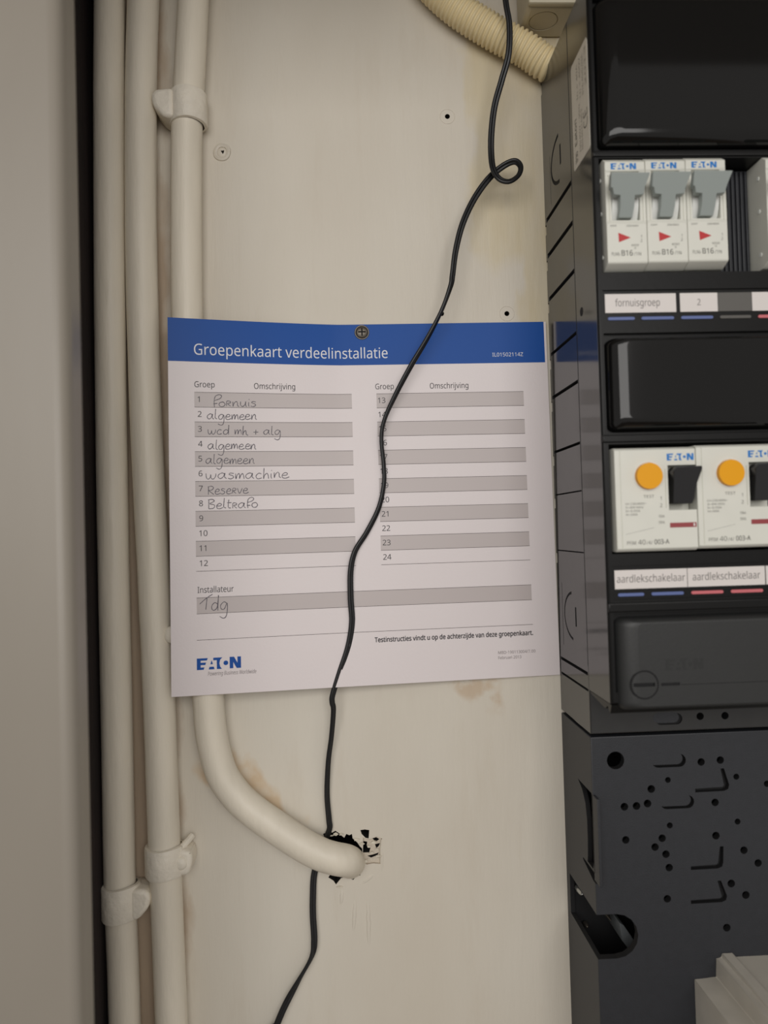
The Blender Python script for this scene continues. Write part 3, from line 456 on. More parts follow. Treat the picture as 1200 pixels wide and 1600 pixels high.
def clamp(label, px, py, d, r, h, side, reach, taper, knob=None, ro=None, thick=1.5):
    x, z = P(px, py, d); o = (x, 0, z)
    t = thing('pipe_clamp', label, 'pipe clamp', o)
    ro = ro or r+1.9; bm = NB(); n = 40; rows = []
    for zz, k in ((-h/2, .0), (-h/2+.3, .75), (-h/2+1.2, 1), (h/2-1.2, 1), (h/2-.3, .8), (h/2, .1)):
        rr = r+.1+(ro-r-.1)*k
        rows.append([bm.verts.new(V(x+rr*math.cos(2*PI*i/n)*(1+.02*math.sin(i*.7)), max(.05, d+rr*math.sin(2*PI*i/n)), z+zz+.5*math.sin(2*PI*i/n*2+px)*.7, o)) for i in range(n)])
    for a, b in zip(rows, rows[1:]):
        for i in range(n): bm.faces.new((a[i], a[(i+1) % n], b[(i+1) % n], b[i]))
    link('band', bm, M['clamp'], t)
    bm = NB(); s = side
    poly = [(x+s*(r-2), z+h/2-.8), (x+s*(r+reach*.75), z+h/2-1.5), (x+s*(r+reach), z+h*.2), (x+s*(r+reach*(1-taper*.2)), z-h*.12), (x+s*(r+reach*(1-taper)), z-h/2+.8), (x+s*(r-2), z-h/2+.6)]
    if s < 0: poly = poly[::-1]
    prism(bm, poly, .1, d+thick, o=o, bev=2.2, seg=4); link('lug', bm, M['clamp'], t)
    if knob:
        bm = NB(); dome(bm, x+s*knob[0], z+knob[1], knob[2], d+thick-.6, 2.3, o=o); link('screw_head', bm, M['clamp'], t)
        bm = NB(); sweep(bm, [(x+s*(knob[0]-1)+s*q*3.2, d+3.2-q*4.6, z+h/2-2.5+q*3.0) for q in (-.4, 0, .5, 1, 1.6)], ringprof(1.7, 10), o=o); link('strap_end', bm, M['clamp'], t)
    return t
clamp('painted clamp with a pointed left lug on the top of the pipe above the card', 294, 172, 8.2, 7.8, 16.5, -1, 9.5, .62, thick=8.2)
clamp('painted clamp on the outermost pipe, lowest of the clamps', 189, 1406, 9, 7.8, 17, 1, 8.5, .75, thick=6.5)
clamp('painted clamp with a round screw head on the middle pipe below the card', 258, 1343, 9, 7.9, 15, 1, 6.5, .3, knob=(8.6, -.2, 3.5), thick=5.0)
clamp('painted clamp hidden behind the card, only its rounded lug showing at the left edge', 318, 993, 8.0, 7.9, 12, -1, 1.5, .2, ro=8.3)
t = bpy.data.objects['pipe_clamp.003']; bm = NB(); kx, kz = P(264.5, 993, 16)
dome(bm, kx+.6, kz, 4.4, 13.2, 2.6, o=(P(318, 993, 8.0)[0], 0, P(318, 993, 8.0)[1])); link('lug_end', bm, M['clamp'], t)

# ------------------------------------------------------------------ corrugated conduit and junction box above the board
bm = NB(); path = spline(PD([(640, -70, 9), (672, -25, 9), (714, 14, 9), (770, 50, 9), (820, 77, 9), (856, 101, 9)])+[(121, 9, 239.5), (132, 9, 233)], 24)
# equal arc-length resample
acc = [0]
for a, b in zip(path, path[1:]): acc.append(acc[-1]+math.dist(a, b))
def at_len(s):
    for i in range(len(acc)-1):
        if acc[i+1] >= s:
            t = (s-acc[i])/max(1e-9, acc[i+1]-acc[i]); return tuple(p+(q-p)*t for p, q in zip(path[i], path[i+1]))
    return path[-1]
N = int(acc[-1]/2.45)*6; pts = [at_len(acc[-1]*i/N) for i in range(N+1)]
sc = [(7.55, 8.35, 8.6, 8.6, 8.35, 7.55)[i % 6] for i in range(N+1)]
o = pts[0]; sweep(bm, pts, ringprof(1, 24), o=o, scale=sc)
tag(link('flexible_conduit', bm, M['conduit'], None, o, ang=70), 'cream corrugated flexible conduit curving down into the top of the dark board', 'conduit')
o = (110, 0, 260)
t = thing('junction_box', 'beige square junction box on the wall above the dark board', 'junction box', o)
bm = NB(); box(bm, 97.0, 180, .05, 25, 260.5, 345, o, bev=2.0, seg=3); jb = link('housing', bm, M['jbox'], t)
bm = NB(); box(bm, 96.4, 180.6, 25.1, 29, 260.0, 345.6, o, bev=1.2); link('lid', bm, M['jbox'], t)
def disc_z(bm, cx, cd, r, z0, z1, o, n=28):
    A = [bm.verts.new(V(cx+r*math.cos(2*PI*i/n), cd+r*math.sin(2*PI*i/n), z0, o)) for i in range(n)]
    B = [bm.verts.new(V(cx+r*math.cos(2*PI*i/n), cd+r*math.sin(2*PI*i/n), z1, o)) for i in range(n)]
    bm.faces.new(A); bm.faces.new(B[::-1])
    for i in range(n): bm.faces.new((A[i], B[i], B[(i+1) % n], A[(i+1) % n]))
c = NB(); disc_z(c, 107.5, 14, 7.6, 255, 261.2, o); cut(jb, c)
bm = NB(); disc_z(bm, 107.5, 14, 7.0, 260.7, 262, o); link('knockout', bm, M['jbox'], t)

# ------------------------------------------------------------------ distribution board
S, F = 49.6, 79.7
UO = (220, 0, 70)
unit = thing('distribution_board', 'anthracite wall-mounted distribution board with glossy covers, filling the right edge', 'distribution board', UO)
XR = 331
def side_slot_cut(c, z, h=1.3):
    box(c, X0-2, X0+5, 3, S-1.2, z-h, z+h, UO)
bm = NB(); box(bm, X0, XR, 0.05, S, -97.4, 237, UO, bev=.5); body = link('housing', bm, M['body'], unit)
c = NB()
for z, h in ((160.5, 1.25), (141.5, 1.25), (118.6, 1.15), (89.3, .9), (66.5, .9), (37.7, .7), (15.3, .35), (-13.6, .3), (-69.8, .8), (-77.5, .6)): side_slot_cut(c, z, h)
for z in (84.5, 62, 33.4, 11, -17.8, 156, 137, 114.5): box(c, X0-2, X0+9, -2, 2.6, z-2.6, z+2.6, UO)     # keyhole notches along the back edge
box(c, X0-2, X0+4, -1, 2.2, 229, 235, UO)
def ringcut(c, d0, z0, rd, rz, a0, a1, w):
    P_ = [(X0-.6, d0+rd*math.cos(math.radians(a0+(a1-a0)*i/20)), z0+rz*math.sin(math.radians(a0+(a1-a0)*i/20))) for i in range(21)]
    sweep(c, P_, ringprof(w, 6), o=UO)
ringcut(c, 31, 181.5, 15.5, 11.5, 95, 265, 1.15)
box(c, X0-2, X0+3, 31.2, 33.2, 177, 187, UO)
ringcut(c, 44.5, 182.5, 4, 8.5, 90, 270, .5)
ringcut(c, 29, -45.4, 16, 11.5, 100, 262, 1.0)
box(c, X0-2, X0+3, 31.4, 33.4, -50, -40.6, UO)
box(c, X0-2, X0+1, 9.0, 9.6, -62, -30, UO); box(c, X0-2, X0+1, 13.0, 13.5, 165, 190, UO)
box(c, X0-2, X0+2, 48.7, 49.2, -66, 236, UO)          # joint between housing and cover
box(c, X0+24, X0+24.1, 0, 1, 0, .1, UO)
prism(c, slotpoly(139.3, 152.0, -91.8, 2.6), S-.9, S+3, o=UO)
cyl(c, 160.5, -91.1, 1.75, S-9, S+3, 16, UO); cyl(c, 172.3, -91.3, 1.75, S-9, S+3, 16, UO)
cut(body, c, M['hole'])
bm = NB(); prism(bm, slotpoly(138.2, 150.4, -91.1, 2.4), S-2, S+.03, o=UO); link('knockout', bm, M['plate'], unit)
bm = NB(); x, z = 108.7, 96.6
prism(bm, [(57.8+2.0*math.cos(2*PI*i/16), z+2.0*math.sin(2*PI*i/16)) for i in range(16)], X0-.25, X0+.5, 'x', UO); link('cover_screw', bm, M['slot'], unit)

# lower terminal plate with knock-outs
bm = NB(); box(bm, X0, XR, 0.05, S-.3, -330, -98.9, UO, bev=.4); plate = link('lower_plate', bm, M['plate'], unit)
c = NB(); box(c, X0+2.2, XR-2, 4, S-4.3, -326, -101, UO)
for x, z, r in ((120, -109.9, 4.1), (160.3, -112.3, 1.75), (169.4, -111.8, 1.75), (144.3, -119.9, 1.35), (136.3, -123.7, 1.8), (123.4, -131.3, 1.8), (129.1, -131.2, 1.8), (134.3, -130.3, 1.8), (166.2, -131.2, 1.75), (176.7, -119.8, 1.4), (144.4, -140.8, 1.4), (176.5, -140.5, 1.4), (123.5, -146.5, 1.75), (140.6, -146.5, 1.75), (137.1, -150.4, 1.75), (142.1, -153.9, 1.75), (143.4, -160.1, 1.75), (166.0, -146.5, 1.8), (179.0, -153.8, 1.75), (185.5, -160.0, 1.75), (142.0, -174.3, 1.75), (172.4, -168.8, 1.8), (179.1, -174.4, 1.8), (169.5, -188.9, 1.8), (191.2, -123.7, 1.5), (198, -135, 1.7), (204, -118, 1.7)):
    cyl(c, x, z, r, S-6, S+3, 18, UO)
# side opening with hooked slot, and the rounded cable entry through the corner
prism(c, [(26.5, -125.0), (47.6, -125.0), (47.9, -126), (47.9, -157), (46.5, -160.3), (38, -160.3), (38.9, -157), (39.4, -150), (39.4, -140), (37.5, -133), (33, -128)], X0-2, X0+4, 'x', UO)
prism(c, [(30.4, -162.2), (31, -161.3), (55, -161.3), (55, -165.8), (46, -165.8)], X0-2, X0+1.7, 'x', UO)
prism(c, slotpoly(X0-30, 127.8, -190.1, 10.1), 6, S+4, o=UO)
def LP(a, b, cc):                                    # L-shaped pressed knock-out edge: bottom arm a-b, right arm b-cc
    return [(a[0], a[1]-.9), (b[0]-1, b[1]-1.1), (b[0]+1.0, b[1]-.3), (b[0]+1.6, b[1]+1.6), (cc[0]+.8, cc[1]), (cc[0]-.9, cc[1]), (b[0]-.9, b[1]+1.6), (b[0]-1.6, b[1]+.8), (a[0], a[1]+.8)]
nf = len(c.faces)
for a, b, cc in (((157, -125.3), (171.6, -125.0), (170.2, -115.7)), ((153.6, -160.8), (167.4, -160.5), (168.6, -151.5)), ((153, -176.3), (168.6, -176.0), (166.8, -167.2))):
    prism(c, LP(a, b, cc), S-3.2, S+3, o=UO)
for x0, x1, z in ((137, 153.1, -111.1), (140.3, 156.3, -130.3)): prism(c, slotpoly(x0, x1, z, 3.0), S-3.2, S+3, o=UO)
c.faces.ensure_lookup_table()
for f in c.faces[nf:]: f.material_index = 0  # pressed edges take the dark opening colour in place of shade
cut(plate, c, (M['hole'], M['plate']))
for x0, x1, z in ((135.6, 151.5, -110.1), (138.9, 154.7, -129.3)):
    bm = NB(); prism(bm, slotpoly(x0, x1, z, 2.7), S-3.1, S-.27, o=UO); link('knockout', bm, M['plate'], unit)
bm = NB(); box(bm, X0, X0+1.3, S-1.6, 55.6, -164.6, -125.2, UO, bev=.2); fl_ = link('side_flange', bm, M['plate'], unit)
sx, sz = P(910.5, 1398, 14)
bm = NB(); dome(bm, sx, sz, 1.9, 6.2, 7.8, 14, UO); link('fixing_screw', bm, M['zinc'], unit)
for qx, qy, qd, rr in ((918, 1449, 10, 1.4), (955, 1439, 22, 1.3)):
    x, z = P(qx, qy, qd); bm = NB(); dome(bm, x, z, rr, 6.2, qd-6.2, 12, UO); link('terminal_screw', bm, M['screw'], unit)
bm = NB()
prism(bm, pp([(968, 1442), (975, 1446), (990, 1468), (992, 1478), (985, 1487), (972, 1470)], 26), 4.5, 26, o=UO, bev=.3); link('inner_rib', bm, M['duct_grey'], unit)

# front cover with the two breaker windows
bm = NB(); box(bm, X0, XR, S+.15, F, -77.2, 237, UO, bev=1.0, seg=3); cover = link('front_cover', bm, M['cover'], unit)
bm = NB(); box(bm, X0-.12, X0+.3, S+.5, F-1.2, -76.8, 236, UO); link('cover_side', bm, M['body'], unit)
c = NB()
for z0, z1 in ((107.0, 156.6), (-13.4, 33.4)):
    prism(c, [(X0+2.6, z0), (XR-3, z0), (XR-3, z1), (X0+2.6, z1)], S-5, F+5, o=UO)
for z0, z1 in ((84.8, 99.6), (-33.0, -18.6)): box(c, X0+2.5, XR-3, F-.9, F+5, z0, z1, UO)
for z0, z1 in ((38.0, 81.0), (160.0, 226.0)): box(c, X0+2.2, XR-3, F-2.2, F+5, z0, z1, UO)
box(c, X0+2.2, XR-3, F-2.2, F+5, -72.0, -38.6, UO)
prism(c, [(X0-3, -77.4), (X0-3, -71.0), (X0+.5, -77.4)], 71.2, 73.4, o=UO)
cut(cover, c, M['cover'])
bm = NB(); prism(bm, [(50.3, -77.2), (79.6, -77.2), (77.4, -81.2), (74.5, -78.6), (71.5, -80.4), (52, -78.2)], X0+.1, XR, 'x', UO); link('cover_lip', bm, M['cover'], unit)
def hump(name, x0, x1, z0, z1, d0, h, il, ib, it, material, corner=3.5):
    """blank cover raised from the frame: quarter-round shoulders of different width on each side"""
    bm = NB(); prev = None; K = 9; q = 6
    for k in range(K+1):
        a = PI/2*k/K; u = 1-math.cos(a); d = d0+h*math.sin(a)
        xa, xb, za, zb = x0+il*u, x1-il*u, z0+ib*u, z1-it*u; r = corner*(1-.35*u)
        pl = arc(xb-r, zb-r, r, 0, 90, q)+arc(xa+r, zb-r, r, 90, 180, q)+arc(xa+r, za+r, r, 180, 270, q)+arc(xb-r, za+r, r, 270, 360, q)
        ring = [bm.verts.new(V(p[0], d, p[1], UO)) for p in pl]; n = len(ring)
        if prev:
            for i in range(n): bm.faces.new((prev[i], prev[(i+1) % n], ring[(i+1) % n], ring[i]))
        else: bm.faces.new(ring[::-1])
        prev = ring
    cx = (x0+x1)/2; cz = (z0+z1)/2; g = 1.2
    ring = [bm.verts.new(V(p[0]+(g if p[0] < cx else -g), d0+h, p[1]+(g if p[1] < cz else -g), UO)) for p in pl]; n = len(ring)
    for i in range(n): bm.faces.new((prev[i], prev[(i+1) % n], ring[(i+1) % n], ring[i]))
    bm.faces.new(ring)
    return link(name, bm, material, unit, ang=25)
hump('blanking_cover', X0+2.6, XR-4, 160.6, 225.2, F-2.1, 7.6, 8.0, 6.0, 4.0, M['gloss'])
hump('blanking_cover', X0+2.6, XR-4, 38.6, 78.6, F-2.1, 7.6, 7.6, 5.0, 2.2, M['gloss'])
low = hump('hinged_cover', X0+2.6, XR-4, -79.4, -40.2, F-2.1, 6.6, 8.2, 2.2, 2.6, M['satin'])
c = NB()
LZ = -68.2; LX = 121.6
box(c, LX-4.6, LX+4.4, F+3.6, F+9, LZ-.75, LZ+.75, UO); box(c, LX+7.0, LX+15, F+4.0, F+9, LZ-.7, LZ+.5, UO)
box(c, LX+15.5, XR-12, F+4.3, F+9, LZ-.55, LZ-.35, UO)
cut(low, c, M['hole'])
bm = NB(); sweep(bm, [(LX+5.75*math.cos(a*PI/20), F+4.25, LZ+5.75*math.sin(a*PI/20)) for a in range(41)], ringprof(.45, 8), o=UO, cap=False); link('lock_ring', bm, M['hole'], unit)
bm = NB(); logo(bm, 131.0, -62.6, 16, 4.6, flat(F+4.56, UO)); link('relief_tone_logo', bm, M['relief_tone'], unit)  # flat logo, its relief shading put into a slightly different tone
bm = NB(); box(bm, X0+.1, XR-2, F-1, F+.9, 157.2, 159.6, UO, bev=.6); link('ridge', bm, M['cover'], unit)
bm = NB(); box(bm, X0+.1, XR-2, F-1, F+.9, 34.0, 37.4, UO, bev=.6); link('ridge', bm, M['cover'], unit)
bm = NB(); box(bm, X0+.1, XR-2, F-1, F+.6, -38.2, -34.2, UO, bev=.6); link('ridge', bm, M['cover'], unit)
bm = NB(); box(bm, X0+3.2, XR-4, S+.2, 56, -14, 33, UO); box(bm, X0+3.2, XR-4, S+.2, 56, 106, 156, UO); link('window_backing', bm, M['hole'], unit)
bm = NB(); box(bm, 202, XR-3.5, 56.2, 68, 107.4, 156, UO, bev=.4); link('blank_strip', bm, M['plate'], unit)
bm = NB(); box(bm, 184, XR-3.5, 56.2, 68, -13, 32.8, UO, bev=.4); link('blank_strip', bm, M['plate'], unit)
# label tapes, marker bars
def labelstrip(x0, x1, z0, z1, s=None, tw=0, th=3.4, material='label', sx=None):
    bm = NB(); box(bm, x0, x1, F-.9, F-.55, z0, z1, UO); ob = link('label_strip' if material == 'label' else 'blank_insert', bm, M[material], unit)
    if s:
        bm = NB(); text(bm, s, sx if sx else (x0+x1)/2-tw/2, z0+(z1-z0)*.34, tw, flat(F-.5, UO), h=th); link('lettering', bm, M['label_txt'], ob)
labelstrip(112.2, 143.2, 89.9, 98.0, 'fornuisgroep', 19.5, 3.1, sx=116.6)
labelstrip(145.0, 161.5, 89.9, 98.0, '2', 1.5, 2.7)
labelstrip(161.7, 176.6, 89.9, 98.0, material='insert')
labelstrip(176.8, 194, 89.9, 98.0, '3', 1.5, 2.7)
labelstrip(112.2, 143.6, -28.4, -20.4, 'aardlekschakelaar', 29.6, 3.1)
labelstrip(143.9, 177.7, -28.4, -20.4, 'aardlekschakelaar', 29.6, 3.1)
labelstrip(178.2, 212, -28.4, -20.4, 'aardlekschakelaar', 29.6, 3.1)
for zc, bars in ((87.4, ((113.2, 125, 'bar_blue'), (127.8, 142.2, 'bar_blue'), (145.2, 159.4, 'bar_blue'), (162.3, 176.2, 'bar_grey'), (179.2, 193, 'bar_red'))),
                 (-30.9, ((113.4, 124.8, 'bar_blue'), (127.9, 142, 'bar_blue'), (145.2, 159.3, 'bar_red'), (162.5, 176.7, 'bar_red'), (179.5, 193, 'bar_red')))):
    for a, b, mm in bars:
        bm = NB(); prism(bm, slotpoly(a, b, zc, .72), F-1.2, F-.45, o=UO, bev=.2); link('marker_bar', bm, M[mm], unit)
# rating sticker on the side of the cover (code square left out)
bm = NB(); prism(bm, [(54.6, 163.5), (55.6, 162.3), (77.2, 162.3), (78.2, 163.3), (78.2, 209.5), (77.0, 211.2), (55.8, 211.2), (54.6, 209.8)], X0-.32, X0+.1, 'x', UO); stk = link('rating_sticker', bm, M['sticker'], unit)
side = lambda d, z: V(X0-.36, d, z, UO)
rotside = lambda a, b: V(X0-.36, 57.5+b, 163.5+a, UO)       # lettering that climbs the sticker
bm = NB()
text(bm, 'Eaton', 9, 0.0, 12, lambda a, b: V(X0-.36, 60.5-b, 163.5+a, UO), h=3.0, bold=.012)
text(bm, 'CE', 10, 0.0, 8, lambda a, b: V(X0-.36, 76-b, 163.5+a, UO), h=5.5)
text(bm, 'IP30', 1, 0.0, 5, lambda a, b: V(X0-.36, 61-b, 163.5+a, UO), h=3.2, bold=.012)
link('sticker_print', bm, M['stick_dark'], stk)
bm = NB()
for dd, a, w_, s in ((66, 3, 22, '230/400V ~ 50Hz'), (69, 3, 18, 'NEN-EN 61439-3'), (64, 28, 16, 'In = 40A'), (68, 27, 18, 'Ui = 400V'), (72, 26, 18, 'B16 40/0,03A'), (76, 28, 17, '2013')):
    text(bm, s, a, 0, w_, lambda p, q, dd=dd: V(X0-.36, dd-q, 163.5+p, UO), h=1.9)
link('sticker_print', bm, M['stick_ink'], stk)

# blank filler with vertical ribs between the third and fourth breakers
bm = NB(); box(bm, 166.0, 182.6, 56.2, 68, 106.6, 156, (0, 0, 0))
for k in range(8): box(bm, 166.5+k*2.05, 167.6+k*2.05, 67.8, 69.3, 107.2, 155.5, bev=.25)
tag(link('blank_filler', bm, M['plate']), 'ribbed black blanking filler between the third grey-toggle breaker and the next', 'filler')

# ------------------------------------------------------------------ circuit breakers (local: x 0..17.5)
def breaker(label, x0, dz=0.0, group='grey-toggle circuit breakers'):
    o = (x0, 56.2, 108); L0 = (0, 56.2, 108)
    t = thing('circuit_breaker', label, 'circuit breaker', (o[0], o[1], o[2]+dz), group)
    bm = NB()
    prism(bm, [(56.2, 107), (77.5, 108.0), (82.6, 110), (83, 110.6), (83, 127), (82.4, 128.2), (82.4, 149.2), (83, 150), (83, 153.6), (80, 155.8), (56.2, 155.8)], .08, 17.42, 'x', L0, bev=.35)
    h = link('case', bm, M['mcb'], t)
    c = NB(); box(c, 2.6, 14.9, 70, 90, 128.6, 149.6, L0); box(c, 1.2, 1.75, 82, 90, 128, 148, L0); box(c, 15.75, 16.3, 82, 90, 128, 148, L0); cut(h, c)
    bm = NB(); prism(bm, [(70.8+11.6*math.cos(2*PI*i/32), 138.6+14.5*math.sin(2*PI*i/32)) for i in range(32)], 3.0, 14.5, 'x', L0); link('drum', bm, M['drum'], t)
    bm = NB()
    tdep = lambda z: 83.6 if z < 129.5 else 83.6+(z-129.5)*.50
    def tp(px, py):                                  # corner seen at (px, py), lying on the slanted front of the toggle
        d = 84.0
        for _ in range(12): x, z = P(px, py, d); d = tdep(z)
        return x-112.7, z
    poly = [tp(*q) for q in ((955.5, 269), (1016, 269), (1015, 273), (1007.5, 291), (1005.5, 304), (991.5, 304), (991, 322), (988, 340), (967, 340), (969.5, 322), (970, 304), (959, 304), (958, 293), (954.5, 292.5))]
    prism(bm, poly, -3.0, 0, o=L0, dfun=tdep, bev=.15)
    link('toggle', bm, M['toggle'], t)
    bm = NB(); prism(bm, [(4.9, 123.0), (5.1, 119.0), (10.2, 120.9)], 82.9, 83.14, o=L0); link('arrow_mark', bm, M['red'], t)
    bm = NB(); logo(bm, 2.6, 150.3, 11.0, 2.6, flat(83.06, L0)); link('logo', bm, M['logo'], t)
    bm = NB(); fl = flat(83.07, L0)
    text(bm, 'B16', 6.0, 113.2, 4.9, fl, h=2.3, bold=.012); text(bm, 'PLN6-', 1.8, 113.2, 3.7, fl, h=1.5); text(bm, '/1N', 11.4, 113.2, 3.0, fl, h=1.5)
    text(bm, 'OFF', 1.6, 125.6, 2.8, fl, h=.8); text(bm, '230/400V', 8.6, 125.6, 5.2, fl, h=.8)
    text(bm, '6000', 10.4, 117.2, 3.2, fl, h=.9); text(bm, '3', 11.5, 116.0, .8, fl, h=.8)
    text(bm, '1', 14.6, 120.8, None, fl, h=1.2); text(bm, '2', 14.4, 119.0, None, fl, h=1.2)
    link('printing', bm, M['txt'], t)
    for zz in (114.5, 133.5, 148):
        bm = NB(); prism(bm, [(76.6+.9*math.cos(2*PI*i/12), zz+.9*math.sin(2*PI*i/12)) for i in range(12)], -.25, .2, 'x', L0); link('rivet', bm, M['drum'], t)
    return t
for k, lab in ((0, 'white circuit breaker with grey toggle, first from the left of the upper row'), (1, 'white circuit breaker with grey toggle, second of the upper row'), (2, 'white circuit breaker with grey toggle, third of the upper row, beside the ribbed filler'), (4, 'circuit breaker cut off by the right frame edge, only its side showing')):
    breaker(lab, 112.7+17.55*k, .25*k if k < 4 else .6)

def rcd(label, x0, dz):
    L0 = (0, 56.2, -14)
    t = thing('residual_current_breaker', label, 'earth leakage switch', (x0, 56.2, -14+dz), 'earth leakage switches of the lower row')
    bm = NB(); prism(bm, [(56.2, -12.6), (81, -12.6), (83, -11.4), (83, 30.4), (81, 31.4), (56.2, 31.4)], .1, 35.0, 'x', L0, bev=.35); h = link('case', bm, M['mcb'], t)
    c = NB(); prism(c, [(22.8, 4.6), (35.3, 4.6), (35.3, 23.6), (22.8, 23.6)], 74, 90, o=L0)
    box(c, 2.1, 2.5, 82.7, 90, -11, 30.2, L0); box(c, 21.4, 21.8, 82.6, 90, 5.5, 22, L0); cut(h, c)
    bm = NB(); box(bm, 23.0, 34.9, 70, 74.8, 4.8, 23.4, L0); link('toggle_well', bm, M['mcb'], t)
    bm = NB(); prism(bm, [(23.2, 20.6), (24.6, 22.7), (35.4, 22.7), (35.8, 21.2), (34.4, 17.2), (34.0, 14.2), (33.8, 9.6), (32.8, 7.2), (24.2, 7.2), (24.6, 17.0)], 76, 83, o=L0, bev=.4, dfun=lambda z: .6+max(0, z-14)*.55)
    link('toggle', bm, M['blacktog'], t)
    bm = NB(); cyl(bm, 14.2, 19.2, 5.5, 82.5, 85.4, 40, L0, bev=.5); link('test_button', bm, M['yellow'], t)
    bm = NB(); sweep(bm, [(14.2+6.1*math.cos(a*PI/16), 83, 19.2+6.1*math.sin(a*PI/16)) for a in range(33)], ringprof(.35, 6), o=L0, cap=False); link('button_collar', bm, M['drum'], t)
    bm = NB(); box(bm, 23.0, 34.4, 82.9, 83.12, -2.8, -.8, L0); ib = link('state_window', bm, M['ind'], t)
    bm = NB(); box(bm, 33.1, 33.7, 83.05, 83.2, -2.4, -1.2, L0); link('state_tick', bm, M['drum'], ib)
    bm = NB(); logo(bm, 22.6, 25.6, 11.6, 2.9, flat(83.06, L0)); link('logo', bm, M['logo'], t)
    bm = NB(); fl = flat(83.07, L0)
    text(bm, 'TEST', 12.0, 10.0, 4.6, fl, h=1.2); text(bm, 'PFIM', 4.3, -9.6, 3.8, fl, h=1.5); text(bm, '40', 9.0, -9.6, 3.2, fl, h=2.0)
    text(bm, '/4/', 12.6, -9.6, 2.6, fl, h=1.4); text(bm, '003-A', 16.0, -9.6, 6.4, fl, h=2.0, bold=.012)
    for i, s in enumerate(('Un 230/400V~', 'In 40A 50Hz', 'In 0,03A', 'Im 500A')): text(bm, s, 4.2, 7.2-1.5*i, (9, 7.6, 6.2, 5)[i], fl, h=.9)
    text(bm, '1', 19.2, 9.0, None, fl, h=1.5); text(bm, '2', 19.0, 6.0, None, fl, h=1.5); text(bm, '10kA', 18.2, 1.5, 2.6, fl, h=1.2); text(bm, '50Hz', 18.2, -1.0, 2.6, fl, h=1.2)
    text(bm, '______', 4, -5, 12, lambda x, z: V(x, 83.07, z+.35*(x-4)*.6, L0), h=1.0)
    link('printing', bm, M['txt'], t)
    return t
rcd('white earth leakage switch with yellow test button, left one of the two', 112.4, 0)
rcd('white earth leakage switch with yellow test button, cut off by the right edge', 147.6, .5)

# ------------------------------------------------------------------ cream trunking below the board
prof = [(153.2, -300), (153.2, -211.4), (163.8, -211.2), (163.8, -202.4), (166.5, -202.3), (166.5, -200.3), (171.6, -200.3), (172.6, -202.6), (240, -202.6), (240, -300)]
bm = NB(); prism(bm, prof, S-.2, 150, o=(200, 100, -250), bev=.3)
tag(link('cable_trunking', bm, M['duct'], None, (200, 100, -250)), 'cream plastic trunking with stepped top in the lower right corner', 'trunking')

# ------------------------------------------------------------------ the group card
CT, CB = (-86.94, 106.6, 107.76, 107.07), (-89.23, 108.45, -79.29, -78.98)   # xL xR zL zR of the top and bottom edges
def dep(u, v):
    top = 1.2+18.07*max(0., 1-u/.439)**1.188+max(0, (u-.5)/.5)
    bot = 1.0+17.93*max(0., 1-u)**1.091
    return (1-v)*top+v*bot
CO = (10, 0, 107)
def card(u, v, lift=0.0):
    x = (1-v)*((1-u)*CT[0]+u*CT[1])+v*((1-u)*CB[0]+u*CB[1])
    z = (1-v)*((1-u)*CT[2]+u*CT[3])+v*((1-u)*CB[2]+u*CB[3])
    return V(x, dep(u, v)+lift, z, CO)
ck = thing('group_card', 'white printed card with blue header and handwritten group list, screwed to the wall', 'card', CO)
bm = NB(); NU, NV = 48, 24; G = {}
for s, lift in ((0, .30), (1, 0.0)):
    for i in range(NU+1):
        for j in range(NV+1): G[s, i, j] = bm.verts.new(card(i/NU, j/NV, lift))
    for i in range(NU):
        for j in range(NV): bm.faces.new((G[s, i, j], G[s, i+1, j], G[s, i+1, j+1], G[s, i, j+1]))
rim = [(i, 0) for i in range(NU)]+[(NU, j) for j in range(NV)]+[(i, NV) for i in range(NU, 0, -1)]+[(0, j) for j in range(NV, 0, -1)]
for a, b in zip(rim, rim[1:]+rim[:1]): bm.faces.new((G[0, a[0], a[1]], G[0, b[0], b[1]], G[1, b[0], b[1]], G[1, a[0], a[1]]))
link('sheet', bm, M['paper'], ck)
def patch(bm, u0, u1, v0, v1, lift, n=40, m=2):
    g = [[bm.verts.new(card(u0+(u1-u0)*i/n, v0+(v1-v0)*j/m, lift)) for j in range(m+1)] for i in range(n+1)]
    for i in range(n):
        for j in range(m): bm.faces.new((g[i][j], g[i+1][j], g[i+1][j+1], g[i][j+1]))
bm = NB(); patch(bm, .0, .994, .0, .1155, .38, 48, 4); link('header_band', bm, M['blue'], ck)
R0, RP = .1975, .0397
UL, UR = (.0628, .4658), (.5322, .9310)
bm = NB()
for k in range(0, 12, 2):
    for a, b in (UL, UR): patch(bm, a, b, R0+RP*k, R0+RP*(k+1), .38)
patch(bm, .0635, .9308, .7440, .7860, .38, 60)
link('row_shading', bm, M['grey_ink'], ck)
bm = NB(); LW = .0011
for k in range(13):
    for a, b in (UL, UR): patch(bm, a, b, R0+RP*k-LW/2, R0+RP*k+LW/2, .44, 40, 1)
for v in (.7440, .7860, .8552): patch(bm, .0632, .9310, v-LW/2, v+LW/2, .44, 60, 1)
link('ruled_line', bm, M['line_ink'], ck)
CW, CH = 197.0, 186.3
def cfn(lift): return lambda x, y: card(x/CW, -y/CH, lift)
def ctext(bm, s, u, v, u1, h, bold=0.0, shear=0.0, fn=cfn(.46)): text(bm, s, u*CW, -v*CH, (u1-u)*CW if u1 else None, fn, h=h, bold=bold, shear=shear)
def printed(name, material, *items):
    bm = NB()
    for it in items: ctext(bm, *it)
    return link(name, bm, M[material], ck)
printed('title', 'white_ink', ('Groepenkaart verdeelinstallatie', .0630, .0966, .5655, 5.5))
printed('order_code', 'white_ink', ('IL01502114Z', .850, .0970, .934, 2.0))
